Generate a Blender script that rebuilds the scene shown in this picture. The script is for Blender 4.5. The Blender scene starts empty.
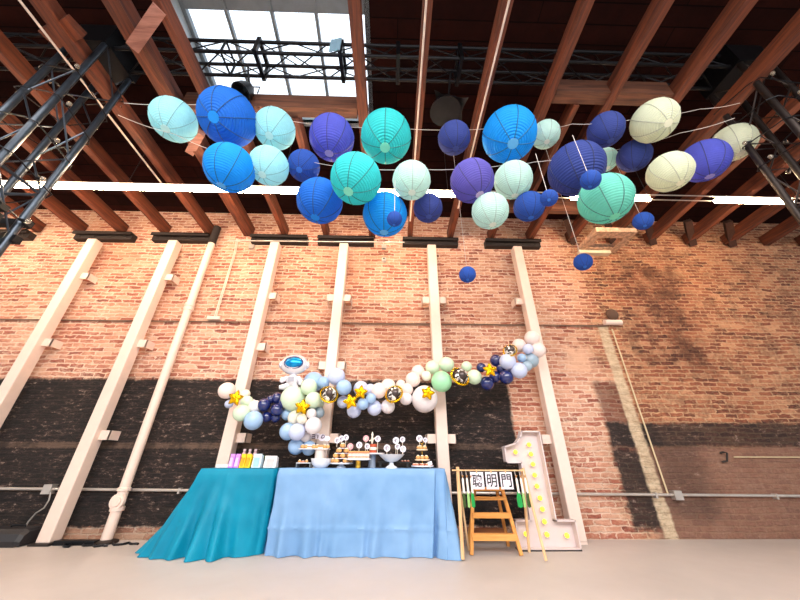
import bpy, math, random
from mathutils import Vector, Matrix, noise as mnoise
R = random.Random(7)
SC = bpy.context.scene
COL = SC.collection
PI = math.pi
# ------------------------------------------------------------------ camera
F = 306.0
TH = math.radians(27.4); PSI = math.radians(1.3); ROLL = math.radians(0.2)
H = 0.85
D = 4.5                     # distance of the brick wall
CAM = Vector((0, 0, H))
fwd = Vector((math.sin(PSI)*math.cos(TH), math.cos(PSI)*math.cos(TH), math.sin(TH)))
rt0 = Vector((math.cos(PSI), -math.sin(PSI), 0))
up0 = rt0.cross(fwd)
rt = rt0*math.cos(ROLL) + up0*math.sin(ROLL)
upv = rt.cross(fwd)
cd = bpy.data.cameras.new('camera'); cam = bpy.data.objects.new('camera', cd); COL.objects.link(cam)
m3 = Matrix((rt, upv, -fwd)).transposed()
cam.matrix_world = Matrix.Translation(CAM) @ m3.to_4x4()
cd.sensor_fit = 'HORIZONTAL'; cd.sensor_width = 36; cd.lens = F/800*36; cd.clip_start = .05; cd.clip_end = 200
SC.camera = cam

def ray(px, py): return fwd + rt*((px-400)/F) + upv*((300-py)/F)
def atY(px, py, Y):
    d = ray(px, py); return CAM + d*(Y/d.y)
def atZ(px, py, Z):
    d = ray(px, py); return CAM + d*((Z-H)/d.z)
def depth(P): return (P-CAM).dot(fwd)
def ppm(P): return F/depth(P)

# ------------------------------------------------------------------ materials
def lin(c):
    return tuple(((v/255)/12.92 if v/255 <= .04045 else ((v/255+.055)/1.055)**2.4) for v in c)
MATS = {}
class NG:
    def __init__(s, name):
        s.m = bpy.data.materials.new(name); s.m.use_nodes = True
        s.t = s.m.node_tree; s.t.nodes.clear()
        s.out = s.n('ShaderNodeOutputMaterial'); s.b = s.n('ShaderNodeBsdfPrincipled')
        s.l(s.b.outputs[0], s.out.inputs[0])
    def n(s, typ, **kw):
        nd = s.t.nodes.new(typ)
        for k, v in kw.items(): setattr(nd, k, v)
        return nd
    def l(s, a, b): s.t.links.new(a, b)
    def inp(s, sock, v):
        if hasattr(v, 'is_output') or isinstance(v, bpy.types.NodeSocket): s.l(v, sock)
        else:
            if isinstance(v, (tuple, list)) and len(v) == 3 and sock.type == 'RGBA': v = (*v, 1)
            sock.default_value = v
    def math(s, op, a, b=0, c=0, clamp=False):
        nd = s.n('ShaderNodeMath', operation=op, use_clamp=clamp)
        s.inp(nd.inputs[0], a); s.inp(nd.inputs[1], b); s.inp(nd.inputs[2], c)
        return nd.outputs[0]
    def mix(s, f, a, b, mode='MIX'):
        nd = s.n('ShaderNodeMix', data_type='RGBA', blend_type=mode)
        s.inp(nd.inputs[0], f); s.inp(nd.inputs[6], a); s.inp(nd.inputs[7], b)
        return nd.outputs[2]
    def noise(s, vec, scale, detail=4, rough=.6, dist=0, dim='3D'):
        nd = s.n('ShaderNodeTexNoise', noise_dimensions=dim)
        if vec is not None: s.l(vec, nd.inputs['Vector'])
        nd.inputs['Scale'].default_value = scale; nd.inputs['Detail'].default_value = detail
        nd.inputs['Roughness'].default_value = rough; nd.inputs['Distortion'].default_value = dist
        return nd
    def ss(s, v, a, b, to0=0., to1=1.):
        nd = s.n('ShaderNodeMapRange', interpolation_type='SMOOTHSTEP')
        s.inp(nd.inputs[0], v)
        if a > b: a, b, to0, to1 = b, a, to1, to0
        nd.inputs[1].default_value = a; nd.inputs[2].default_value = b
        nd.inputs[3].default_value = to0; nd.inputs[4].default_value = to1
        return nd.outputs[0]
    def ramp(s, v, stops):
        nd = s.n('ShaderNodeValToRGB'); s.inp(nd.inputs[0], v)
        el = nd.color_ramp.elements
        while len(el) < len(stops): el.new(.5)
        for e, (p, c) in zip(el, stops): e.position = p; e.color = (*c, 1)
        return nd.outputs[0]
    def bump(s, h, strength=.3, dist=.01):
        nd = s.n('ShaderNodeBump'); s.inp(nd.inputs['Height'], h)
        nd.inputs['Strength'].default_value = strength; nd.inputs['Distance'].default_value = dist
        s.l(nd.outputs[0], s.b.inputs['Normal'])

def pbr(name, rgb, rough=.6, metal=0., var=.12, scale=8, bump=0., bscale=60, trans=0., sheen=0., coat=0., spec=None):
    if name in MATS: return MATS[name]
    g = NG(name); c = lin(rgb)
    tc = g.n('ShaderNodeTexCoord').outputs['Object']
    nz = g.noise(tc, scale)
    lo = tuple(max(0, v*(1-var)) for v in c); hi = tuple(min(1, v*(1+var)) for v in c)
    col = g.ramp(nz.outputs[0], [(.3, lo), (.7, hi)])
    g.l(col, g.b.inputs['Base Color'])
    g.b.inputs['Roughness'].default_value = rough; g.b.inputs['Metallic'].default_value = metal
    if spec is not None: g.b.inputs['Specular IOR Level'].default_value = spec
    if coat: g.b.inputs['Coat Weight'].default_value = coat; g.b.inputs['Coat Roughness'].default_value = .08
    if sheen: g.b.inputs['Sheen Weight'].default_value = sheen
    if bump:
        b = g.noise(tc, bscale); g.bump(b.outputs[0], bump, .01)
    if trans:
        tr = g.n('ShaderNodeBsdfTranslucent'); g.l(col, tr.inputs[0])
        mx = g.n('ShaderNodeMixShader'); mx.inputs[0].default_value = trans
        g.l(g.b.outputs[0], mx.inputs[1]); g.l(tr.outputs[0], mx.inputs[2]); g.l(mx.outputs[0], g.out.inputs[0])
    MATS[name] = g.m; return g.m

def emit(name, rgb, strength):
    if name in MATS: return MATS[name]
    g = NG(name); g.b.inputs['Base Color'].default_value = (*lin(rgb), 1)
    g.b.inputs['Emission Color'].default_value = (*lin(rgb), 1)
    g.b.inputs['Emission Strength'].default_value = strength
    MATS[name] = g.m; return g.m

def wood(name, c1, c2, sc=(2, 2, 2), rough=.75, axis=1):
    """grain stretched along one axis"""
    if name in MATS: return MATS[name]
    g = NG(name); tc = g.n('ShaderNodeTexCoord').outputs['Object']
    mp = g.n('ShaderNodeMapping'); g.l(tc, mp.inputs[0])
    s = [14, 14, 14]; s[axis] = .9
    mp.inputs['Scale'].default_value = s
    nz = g.noise(mp.outputs[0], 1.6, 8, .65, .6)
    n2 = g.noise(tc, 1.1, 3)
    f = g.math('ADD', nz.outputs[0], g.math('MULTIPLY', g.math('SUBTRACT', n2.outputs[0], .5), .5))
    col = g.ramp(f, [(.32, lin(c1)), (.68, lin(c2))])
    g.l(col, g.b.inputs['Base Color']); g.b.inputs['Roughness'].default_value = rough
    g.bump(nz.outputs[0], .35, .01)
    MATS[name] = g.m; return g.m

# ------------------------------------------------------------------ mesh builder
class MB:
    def __init__(s): s.v = []; s.f = []; s.sm = []
    def add(s, vs, fs, smooth=False):
        o = len(s.v); s.v += [Vector(v) for v in vs]
        for f in fs: s.f.append([o+i for i in f]); s.sm.append(smooth)
        return s
    def obox(s, c, ax, ay, az):
        c = Vector(c); ax, ay, az = Vector(ax), Vector(ay), Vector(az)
        vs = [c+ax*i+ay*j+az*k for i in (-1, 1) for j in (-1, 1) for k in (-1, 1)]
        fs = [(0, 1, 3, 2), (4, 6, 7, 5), (0, 4, 5, 1), (2, 3, 7, 6), (0, 2, 6, 4), (1, 5, 7, 3)]
        if ax.cross(ay).dot(az) < 0: fs = [f[::-1] for f in fs]
        return s.add(vs, fs)
    def box(s, x0, x1, y0, y1, z0, z1):
        return s.obox(((x0+x1)/2, (y0+y1)/2, (z0+z1)/2), ((x1-x0)/2, 0, 0), (0, (y1-y0)/2, 0), (0, 0, (z1-z0)/2))
    def bar(s, a, b, w, h, upd=(0, 0, 1)):
        a, b = Vector(a), Vector(b); d = (b-a); L = d.length; d.normalize()
        u = Vector(upd); sx = d.cross(u)
        if sx.length < 1e-4: sx = d.cross(Vector((1, 0, 0)))
        sx.normalize(); sz = sx.cross(d)
        return s.obox((a+b)/2, sx*w/2, d*L/2, sz*h/2)
    def tube(s, pts, r, n=8, smooth=True, cap=True):
        pts = [Vector(p) for p in pts]; rings = []
        ref = None
        for i, p in enumerate(pts):
            t = (pts[min(i+1, len(pts)-1)] - pts[max(i-1, 0)]).normalized()
            if ref is None:
                ref = t.cross(Vector((0, 0, 1)))
                if ref.length < .05: ref = t.cross(Vector((1, 0, 0)))
            ref = (ref - t*ref.dot(t)).normalized(); b = t.cross(ref)
            rr = r[i] if isinstance(r, (list, tuple)) else r
            rings.append([p+ref*rr*math.cos(2*PI*k/n)+b*rr*math.sin(2*PI*k/n) for k in range(n)])
        vs = [v for rg in rings for v in rg]
        fs = [(i*n+k, i*n+(k+1) % n, (i+1)*n+(k+1) % n, (i+1)*n+k) for i in range(len(pts)-1) for k in range(n)]
        if cap: fs += [tuple(range(n))[::-1], tuple((len(pts)-1)*n+k for k in range(n))]
        return s.add(vs, fs, smooth)
    def lathe(s, c, prof, n=24, axis=(0, 0, 1), smooth=True):
        """prof: (radius, height) list along the axis"""
        c = Vector(c); a = Vector(axis).normalized()
        q = Vector((0, 0, 1)).rotation_difference(a)
        vs = []
        for r, h in prof:
            for k in range(n):
                t = 2*PI*k/n; vs.append(c+q@Vector((r*math.cos(t), r*math.sin(t), h)))
        fs = [(i*n+k, i*n+(k+1) % n, (i+1)*n+(k+1) % n, (i+1)*n+k) for i in range(len(prof)-1) for k in range(n)]
        if prof[0][0] > 1e-4: fs.append(tuple(range(n))[::-1])
        if prof[-1][0] > 1e-4: fs.append(tuple((len(prof)-1)*n+k for k in range(n)))
        return s.add(vs, fs, smooth)
    def ball(s, c, rx, ry=None, rz=None, n=20, m=12, axis=None):
        ry = ry or rx; rz = rz or rx; c = Vector(c); vs = []
        q = Vector((0, 0, 1)).rotation_difference(Vector(axis)) if axis is not None else None
        for i in range(m+1):
            ph = PI*i/m
            for k in range(n):
                t = 2*PI*k/n; v = Vector((rx*math.sin(ph)*math.cos(t), ry*math.sin(ph)*math.sin(t), -rz*math.cos(ph)))
                vs.append(c+(q@v if q else v))
        fs = [(i*n+k, i*n+(k+1) % n, (i+1)*n+(k+1) % n, (i+1)*n+k) for i in range(m) for k in range(n)]
        return s.add(vs, fs, True)
    def prism(s, poly, y0, y1):
        """poly in (x,z), extruded along y"""
        n = len(poly); vs = [(x, y0, z) for x, z in poly]+[(x, y1, z) for x, z in poly]
        fs = [tuple(range(n)), tuple(range(2*n-1, n-1, -1))]+[(i, i+n, (i+1) % n+n, (i+1) % n) for i in range(n)]
        return s.add(vs, fs)

ORG = {}
def obj(name, mb, mat, parent=None, keep=False, bevel=0):
    me = bpy.data.meshes.new(name)
    org = Vector((0, 0, 0)) if parent is None else ORG[parent.name]
    if parent is None and not keep:
        xs = [v.x for v in mb.v]; ys = [v.y for v in mb.v]; zs = [v.z for v in mb.v]
        org = Vector(((min(xs)+max(xs))/2, (min(ys)+max(ys))/2, min(zs)))
    me.from_pydata([tuple(v-org) for v in mb.v], [], [tuple(f) for f in mb.f])
    import bmesh
    bm = bmesh.new(); bm.from_mesh(me); bmesh.ops.remove_doubles(bm, verts=bm.verts, dist=1e-5)
    for i, f in enumerate(bm.faces): pass
    bmesh.ops.recalc_face_normals(bm, faces=bm.faces); 
    bm.to_mesh(me); bm.free()
    sm = any(mb.sm)
    if sm:
        for p in me.polygons: p.use_smooth = True
        try: me.set_sharp_from_angle(angle=math.radians(40))
        except Exception: pass
    me.materials.append(mat)
    o = bpy.data.objects.new(name, me); COL.objects.link(o)
    if parent is not None: o.parent = parent; ORG[o.name] = org
    else: o.location = org; ORG[o.name] = org
    if bevel:
        bv = o.modifiers.new('bevel', 'BEVEL'); bv.width = bevel; bv.segments = 2; bv.limit_method = 'ANGLE'
    return o
def tag(o, label, cat, group=None):
    o['label'] = label; o['category'] = cat
    if group: o['group'] = group
    return o
def thing(name, label, cat, loc, group=None):
    o = bpy.data.objects.new(name, None); COL.objects.link(o); o.location = loc; o.empty_display_size = .1
    ORG[o.name] = Vector(loc); return tag(o, label, cat, group)
def struct(name, mb, mat, parent=None):
    o = obj(name, mb, mat, parent, keep=True); o['kind'] = 'structure'
    return o
ORD = ['first', 'second', 'third', 'fourth', 'fifth', 'sixth', 'seventh', 'eighth', 'ninth', 'tenth', 'eleventh', 'twelfth', 'thirteenth', 'fourteenth', 'fifteenth', 'sixteenth', 'seventeenth', 'eighteenth', 'nineteenth', 'twentieth', 'twenty-first', 'twenty-second', 'twenty-third', 'twenty-fourth', 'twenty-fifth']

# ------------------------------------------------------------------ brick wall
def wall_material():
    g = NG('old_brick'); tc = g.n('ShaderNodeTexCoord').outputs['Object']
    sp = g.n('ShaderNodeSeparateXYZ'); g.l(tc, sp.inputs[0]); X, Z = sp.outputs[0], sp.outputs[2]
    w1 = g.noise(tc, 1.3, 3).outputs[1]; w2 = g.noise(tc, 11, 3).outputs[1]
    s1 = g.n('ShaderNodeSeparateColor'); g.l(w1, s1.inputs[0]); s2 = g.n('ShaderNodeSeparateColor'); g.l(w2, s2.inputs[0])
    def dis(a, n1, n2, k1, k2):
        return g.math('ADD', a, g.math('ADD', g.math('MULTIPLY', g.math('SUBTRACT', n1, .5), k1), g.math('MULTIPLY', g.math('SUBTRACT', n2, .5), k2)))
    bx = dis(X, s1.outputs[0], s2.outputs[0], .16, .13); bz = dis(Z, s1.outputs[1], s2.outputs[1], .07, .045)
    cv = g.n('ShaderNodeCombineXYZ'); g.l(bx, cv.inputs[0]); g.l(bz, cv.inputs[1])
    def brick(c1, c2, mort, ms=.010, bias=0):
        b = g.n('ShaderNodeTexBrick'); g.l(cv.outputs[0], b.inputs[0])
        b.offset = .5; b.offset_frequency = 2; b.squash_frequency = 2
        b.inputs['Color1'].default_value = (*c1, 1); b.inputs['Color2'].default_value = (*c2, 1); b.inputs['Mortar'].default_value = (*mort, 1)
        b.inputs['Scale'].default_value = 1; b.inputs['Mortar Size'].default_value = ms; b.inputs['Mortar Smooth'].default_value = .35
        b.inputs['Bias'].default_value = bias; b.inputs['Brick Width'].default_value = .20; b.inputs['Row Height'].default_value = .0625
        return b
    br = brick((0, 0, 0), (1, 1, 1), (.5, .5, .5))
    rnd = br.outputs[0]; mort = br.outputs[1]
    big = g.noise(tc, .7, 4, .6).outputs[0]; mid = g.noise(tc, 3.2, 6, .7).outputs[0]; fine = g.noise(tc, 22, 6, .75).outputs[0]; grit = g.noise(tc, 70, 4, .8).outputs[0]
    mp = g.n('ShaderNodeMapping'); g.l(tc, mp.inputs[0]); mp.inputs['Scale'].default_value = (.38, 1, 1)
    streak = g.noise(mp.outputs[0], 15, 6, .78, .4).outputs[0]; streak2 = g.noise(mp.outputs[0], 34, 5, .8).outputs[0]
    f1 = g.math('ADD', g.math('MULTIPLY', rnd, .36), g.math('MULTIPLY', streak, .64))
    pale = g.ramp(f1, [(.26, lin((120, 62, 50))), (.38, lin((176, 100, 80))), (.52, lin((204, 142, 116))), (.68, lin((226, 178, 152)))])
    red = g.ramp(f1, [(.26, lin((84, 44, 34))), (.38, lin((142, 76, 54))), (.52, lin((182, 112, 78))), (.68, lin((212, 156, 118)))])
    xr = dis(X, s1.outputs[2], mid, .8, .9)
    fr = g.ss(xr, 2.6, 3.6)
    col = g.mix(fr, pale, red)
    mcol = g.mix(fr, lin((238, 208, 186)), lin((220, 178, 138)))
    # mortar smeared over the bricks unevenly
    sm = g.math('MAXIMUM', g.math('MULTIPLY', mort, g.ss(mid, .25, .6, .6, 1)), g.ss(g.math('ADD', g.math('MULTIPLY', streak2, .7), g.math('MULTIPLY', mid, .4)), .55, .68, 0, .65))
    col = g.mix(sm, col, mcol)
    col = g.mix(g.ss(big, .45, .7, 0, .30), col, lin((150, 96, 66)))
    col = g.mix(g.ss(g.math('ADD', g.math('MULTIPLY', streak2, .5), g.math('MULTIPLY', grit, .5)), .47, .36, 0, .75), col, lin((84, 46, 36)))
    def box(x0, x1, z0, z1, sx=.05, sz=.05, k1=.10, k2=.10):
        xx = dis(X, s1.outputs[1], s2.outputs[2], k1, k2); zz = dis(Z, s1.outputs[2], s2.outputs[0], k1, k2)
        zz = dis(zz, fine, grit, .06, .04)
        r = None
        for v, a, sg, sft in ((xx, x0, 1, sx), (xx, x1, -1, sx), (zz, z0, 1, sz), (zz, z1, -1, sz)):
            if a is None: continue
            t = g.ss(v, a-sg*sft, a+sg*sft) if sg > 0 else g.ss(v, a+sft, a-sft)
            r = t if r is None else g.math('MULTIPLY', r, t)
        return r
    def wz(px, py): return atY(px, py, D)
    z377 = wz(300, 380).z; z445 = wz(300, 445).z; z530 = wz(100, 528).z
    # darker patches in the red part
    d1 = box(wz(632, 330).x, wz(668, 330).x+.5, wz(650, 372).z, wz(650, 268).z, .25, .2, .5, .2)
    col = g.mix(g.math('MULTIPLY', d1, g.ss(mid, .35, .6, .25, .9)), col, (.36, .28, .26), 'MULTIPLY')
    col = g.mix(g.math('MULTIPLY', fr, g.ss(g.math('ADD', g.math('MULTIPLY', mid, .6), g.math('MULTIPLY', fine, .4)), .44, .62)), col, (.50, .42, .40), 'MULTIPLY')
    d2 = box(wz(598, 400).x, wz(628, 400).x, wz(615, 455).z, wz(615, 382).z, .04, .04, .06, .1)
    col = g.mix(g.math('MULTIPLY', d2, .9), col, (.36, .30, .30), 'MULTIPLY')
    pk = box(wz(575, 380).x, wz(600, 380).x, wz(590, 372).z, wz(590, 345).z, .1, .06, .3, .3)
    col = g.mix(g.math('MULTIPLY', pk, .8), col, lin((226, 180, 152)))
    # dusty grey-brown plinth at the right
    d3 = box(wz(640, 480).x, None, -1, wz(700, 447).z, .1, .04, .2, .15)
    dust = g.ramp(g.math('ADD', g.math('MULTIPLY', fine, .6), g.math('MULTIPLY', mid, .4)), [(.3, lin((92, 64, 54))), (.5, lin((138, 100, 84))), (.7, lin((176, 140, 120)))])
    col = g.mix(g.math('MULTIPLY', d3, .85), col, dust)
    # black painted bands
    blk0 = g.ramp(g.math('ADD', g.math('MULTIPLY', streak, .5), g.math('MULTIPLY', streak2, .5)), [(.42, lin((13, 10, 11))), (.53, lin((34, 24, 23))), (.57, lin((74, 56, 50))), (.63, lin((170, 150, 140)))])
    blk = g.mix(g.math('MULTIPLY', mort, g.ss(mid, .42, .7, .0, .30)), blk0, lin((84, 66, 60)))
    b1 = box(None, wz(514, 430).x, z530, z377, .03, .03, .05, .06)
    hole = box(None, wz(232, 445).x, z445-.05, z445+.02, .2, .015, .03, .03)
    b1m = g.math('MULTIPLY', b1, g.ss(g.math('ADD', g.math('MULTIPLY', fine, .5), g.math('MULTIPLY', mid, .5)), .60, .68, 1, .62))
    col = g.mix(b1m, col, blk)
    led = box(None, wz(500, 445).x, wz(300, 449).z, wz(300, 443).z, .2, .012, .02, .02)
    col = g.mix(g.math('MULTIPLY', led, g.ss(mid, .35, .6, .15, .6)), col, lin((120, 96, 82)))
    b2 = box(wz(608, 434).x, None, wz(700, 447).z, wz(700, 423).z, .04, .03, .06, .08)
    b2f = g.math('MULTIPLY', b2, g.ss(X, wz(640, 434).x, wz(680, 434).x, .97, .86))
    col = g.mix(b2f, col, blk)
    b3 = box(wz(613, 455).x, wz(648, 455).x, wz(640, 530).z, wz(640, 449).z, .04, .05, .08, .15)
    col = g.mix(g.math('MULTIPLY', b3, .93), col, blk)
    b4 = box(wz(648, 455).x, wz(700, 455).x, wz(660, 520).z, wz(660, 440).z, .2, .1, .3, .25)
    col = g.mix(g.math('MULTIPLY', b4, .5), col, blk)
    # pale vertical mortar chase
    xc = wz(605, 330).x; ch = box(xc-.10, xc+.06, wz(675, 540).z, wz(605, 326).z, .02, .02, .05, .06)
    chc = g.ramp(streak, [(.35, lin((176, 148, 118))), (.6, lin((222, 200, 170)))])
    col = g.mix(g.math('MULTIPLY', ch, g.ss(fine, .3, .5, .5, .95)), col, chc)
    # tiled-looking stone course at the very foot at the left
    ft = box(None, wz(530, 530).x, -1, wz(100, 529).z, .05, .02, .03, .05)
    col = g.mix(g.math('MULTIPLY', ft, .6), col, lin((140, 112, 90)))
    g.l(col, g.b.inputs['Base Color']); g.b.inputs['Roughness'].default_value = .85
    hgt = g.math('SUBTRACT', g.math('ADD', g.math('MULTIPLY', streak2, .9), g.math('MULTIPLY', grit, .35)), g.math('MULTIPLY', mort, .8))
    g.bump(hgt, .9, .022)
    return g.m
wb = MB().box(-13, 13, D, D+.4, -.05, 6.0)
struct('wall_back', wb, wall_material())

# ------------------------------------------------------------------ floor
g = NG('polished_concrete'); tc = g.n('ShaderNodeTexCoord').outputs['Object']
a = g.noise(tc, .55, 5, .6).outputs[0]; b = g.noise(tc, 6, 6, .7).outputs[0]
f = g.math('ADD', g.math('MULTIPLY', a, .7), g.math('MULTIPLY', b, .3))
g.l(g.ramp(f, [(.3, lin((172, 164, 160))), (.5, lin((186, 177, 173))), (.7, lin((198, 187, 182)))]), g.b.inputs['Base Color'])
g.l(g.ss(b, .3, .7, .42, .6), g.b.inputs['Roughness']); g.bump(b, .05, .01)
struct('floor', MB().box(-13, 13, -9, D+.4, -.15, 0), g.m)

# ------------------------------------------------------------------ ceiling deck with the skylight opening
def zdeck(Y): return 5.0+.2*(D-Y)
g = NG('dark_roof_boards'); tc = g.n('ShaderNodeTexCoord').outputs['Object']
sp = g.n('ShaderNodeSeparateXYZ'); g.l(tc, sp.inputs[0])
bt = g.n('ShaderNodeTexBrick'); cv = g.n('ShaderNodeCombineXYZ'); g.l(sp.outputs[0], cv.inputs[0]); g.l(sp.outputs[1], cv.inputs[1]); g.l(cv.outputs[0], bt.inputs[0])
for k, v in (('Scale', 1), ('Mortar Size', .006), ('Mortar Smooth', .2), ('Brick Width', 3.4), ('Row Height', .19)): bt.inputs[k].default_value = v
bt.inputs['Color1'].default_value = (*lin((28, 10, 8)), 1); bt.inputs['Color2'].default_value = (*lin((46, 18, 13)), 1); bt.inputs['Mortar'].default_value = (*lin((8, 4, 3)), 1)
nz = g.noise(tc, 5, 6, .7).outputs[0]
g.l(g.mix(g.ss(nz, .3, .7, 0, .5), bt.outputs[0], lin((18, 8, 7))), g.b.inputs['Base Color']); g.b.inputs['Roughness'].default_value = 1; g.b.inputs['Specular IOR Level'].default_value = .08; g.bump(bt.outputs[1], .4, -.01)
SX0, SX1 = -2.72, -.40; SY1 = atZ(300, 106, 5.72).y; SY0 = .75
def deckbit(mb, x0, x1, y0, y1):
    vs = [(x0, y0, zdeck(y0)), (x1, y0, zdeck(y0)), (x1, y1, zdeck(y1)), (x0, y1, zdeck(y1))]
    vs += [(x, y, z+.06) for x, y, z in vs]
    mb.add(vs, [(0, 3, 2, 1), (4, 5, 6, 7), (0, 1, 5, 4), (1, 2, 6, 5), (2, 3, 7, 6), (3, 0, 4, 7)])
mb = MB()
deckbit(mb, -13, SX0, -9, D+.4); deckbit(mb, SX1, 13, -9, D+.4); deckbit(mb, SX0, SX1, SY1, D+.4); deckbit(mb, SX0, SX1, -9, SY0)
struct('ceiling', mb, g.m)
# skylight: painted shaft, steel bars, glass
GH = .34
shaft = MB()
def slab(mb, x0, x1, y0, y1, zb, zt):
    vs = [(x, y, zdeck(y)+zb) for x, y in ((x0, y0), (x1, y0), (x1, y1), (x0, y1))]+[(x, y, zdeck(y)+zt) for x, y in ((x0, y0), (x1, y0), (x1, y1), (x0, y1))]
    mb.add(vs, [(0, 3, 2, 1), (4, 5, 6, 7), (0, 1, 5, 4), (1, 2, 6, 5), (2, 3, 7, 6), (3, 0, 4, 7)])
slab(shaft, SX0-.06, SX0, SY0, SY1, 0, GH+.1); slab(shaft, SX1, SX1+.06, SY0, SY1, 0, GH+.1)
slab(shaft, SX0-.06, SX1+.06, SY1, SY1+.06, 0, GH+.1); slab(shaft, SX0-.06, SX1+.06, SY0-.06, SY0, 0, GH+.1)
win = struct('window_1', shaft, pbr('skylight_shaft_paint', (176, 190, 196), .6, bump=.2))
YB = atZ(300, 12, zdeck(1.8)+GH).y
fm = MB(); slab(fm, SX0, SX1, YB-.16, YB, GH-.02, GH+.05); slab(fm, SX0, SX1, SY1-.05, SY1, GH-.03, GH+.05); slab(fm, SX0, SX0+.05, SY0, SY1, GH-.03, GH+.05)
grey = pbr('skylight_grey_steel', (120, 128, 134), .5, .3)
obj('skylight_frame', fm, grey, win)
for px in (238, 280, 321):
    x = atZ(px, 45, zdeck(2.0)+GH).x
    bm_ = MB(); slab(bm_, x-.018, x+.018, SY0, SY1, GH-.04, GH+.03); obj('glazing_bar', bm_, grey, win)
gl = NG('clear_glass'); gt = gl.n('ShaderNodeBsdfTransparent'); gt.inputs[0].default_value = (.93, .96, 1, 1)
gm = gl.n('ShaderNodeMixShader'); gm.inputs[0].default_value = .06; gg = gl.n('ShaderNodeBsdfGlossy'); gg.inputs['Roughness'].default_value = .05
gl.l(gt.outputs[0], gm.inputs[1]); gl.l(gg.outputs[0], gm.inputs[2]); gl.l(gm.outputs[0], gl.out.inputs[0])
gp = MB(); slab(gp, SX0+.01, SX1-.01, YB, SY1-.01, GH+.0, GH+.006); obj('glass', gp, gl.m, win)
gp = MB(); slab(gp, SX0+.01, SX1-.01, SY0+.01, YB-.16, GH+.0, GH+.02); obj('panel', gp, pbr('skylight_panel', (150, 158, 170), .5), win)

# ------------------------------------------------------------------ timber joists
ZJ = 4.43; SJ = math.tan(math.radians(3))
def zj(Y): return ZJ+SJ*(D-Y)
WJ = wood('joist_timber', (50, 20, 10), (120, 58, 30), axis=1)
WX = wood('header_timber', (58, 30, 20), (120, 72, 48), axis=0)
WP = wood('pink_lit_timber', (110, 66, 56), (170, 118, 104), axis=0)  # paler pink timber copy, the light on the brace is in its colour
def joist(x, w, Y0, Y1, h=.19):
    w *= .86; m = MB(); m.bar((x, Y0, zj(Y0)+h/2), (x, Y1, zj(Y1)+h/2), w, h); return m
JX = [(-8.0, .1), (-7.2, .1), (-6.4, .1), (-5.65, .11), (-4.92, .11), (-4.15, .11), (-3.36, .12), (-2.66, .18), (-2.24, .08), (-.41, .13), (.28, .10), (1.02, .11), (1.77, .10), (2.5, .11), (3.26, .13), (4.0, .12), (4.75, .12), (5.5, .12), (6.25, .12), (7.0, .12), (7.7, .12)]
joists = {}
for i, (x, w) in enumerate(JX):
    o = obj('roof_joist', joist(x, w, D-.02 if i != 8 else 3.2, -3.0), WJ)
    joists[i] = o
    tag(o, '%s long brown timber roof joist counted from the left end of the roof' % ORD[i] if i not in (7, 9) else
        ('thick timber roof beam along the left side of the skylight' if i == 7 else 'timber roof beam along the right side of the skylight'), 'joist', 'long timber roof joists')
# bearers across
YH = atZ(300, 114, zj(2.5)).y
o = obj('header_beam', MB().box(-2.56, -.48, YH-.06, YH+.06, zj(YH)+.02, zj(YH)+.27), WX); tag(o, 'timber header beam along the lower edge of the skylight', 'beam')
YH2 = atZ(600, 101, zj(2.6)).y
o = obj('header_beam', MB().box(1.83, 3.19, YH2-.07, YH2+.07, zj(YH2)+.02, zj(YH2)+.26), WX); tag(o, 'timber crosspiece between two joists above the dark blue lanterns at right', 'beam')
YH3 = atZ(580, 213, zj(3.9)).y
o = obj('header_beam', MB().box(1.83, 3.19, YH3-.06, YH3+.06, zj(YH3)+.02, zj(YH3)+.24), WX); tag(o, 'orange-lit timber crosspiece near the wall behind the lanterns', 'beam')
for n_, x in enumerate((-2.0, -1.25)):
    o = obj('short_joist', joist(x, .1, D-.02, YH+.07), WJ); tag(o, '%s short timber joist between the skylight header and the brick wall' % ('left' if n_ == 0 else 'right'), 'joist', 'short joists below the skylight')
for n_, x in enumerate((2.13,)):
    o = obj('short_joist', joist(x, .07, YH3-.07, YH2+.08), WJ); tag(o, 'thin short joist between the two crosspieces above the dark blue lanterns', 'joist')
# web timbers of the roof trusses (left)
o = obj('timber_brace', MB().bar(atZ(133, 47, zj(1.5)-.03), atZ(160, 8, zj(1.2)+.0), .11, .06), WP); tag(o, 'pale lit diagonal timber brace beside the skylight at top left', 'brace')
o = obj('timber_block', MB().bar(atZ(50, 38, zj(1.8)+.1), atZ(76, 26, zj(1.6)+.1), .16, .1), WJ); tag(o, 'short timber block between two joists at top left corner', 'block')
o = obj('timber_block', MB().bar(atZ(190, 152, zj(3)+.05), atZ(201, 132, zj(3)+.05), .1, .08), WP); tag(o, 'short pale timber block on the thick joist left of the azure lantern', 'block')
# pale conduits clipped under three joists
cm = pbr('pale_conduit_paint', (206, 188, 176), .45)
for n_, (i, dx, ye) in enumerate(((6, -.12, 3.4), (10, -.02, 4.0), (11, .0, 3.7))):
    x = JX[i][0]+dx
    o = obj('joist_conduit', MB().tube([(x, -2, zj(-2)-.015), (x, ye, zj(ye)-.015)], .011, 8), cm)
    tag(o, ['thin pale conduit under the joist left of the skylight beam', 'thin pale conduit under the joist right of the teal lantern', 'thin pale conduit under the joist left of the big azure lantern'][n_], 'conduit', 'conduits clipped under roof joists')

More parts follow.
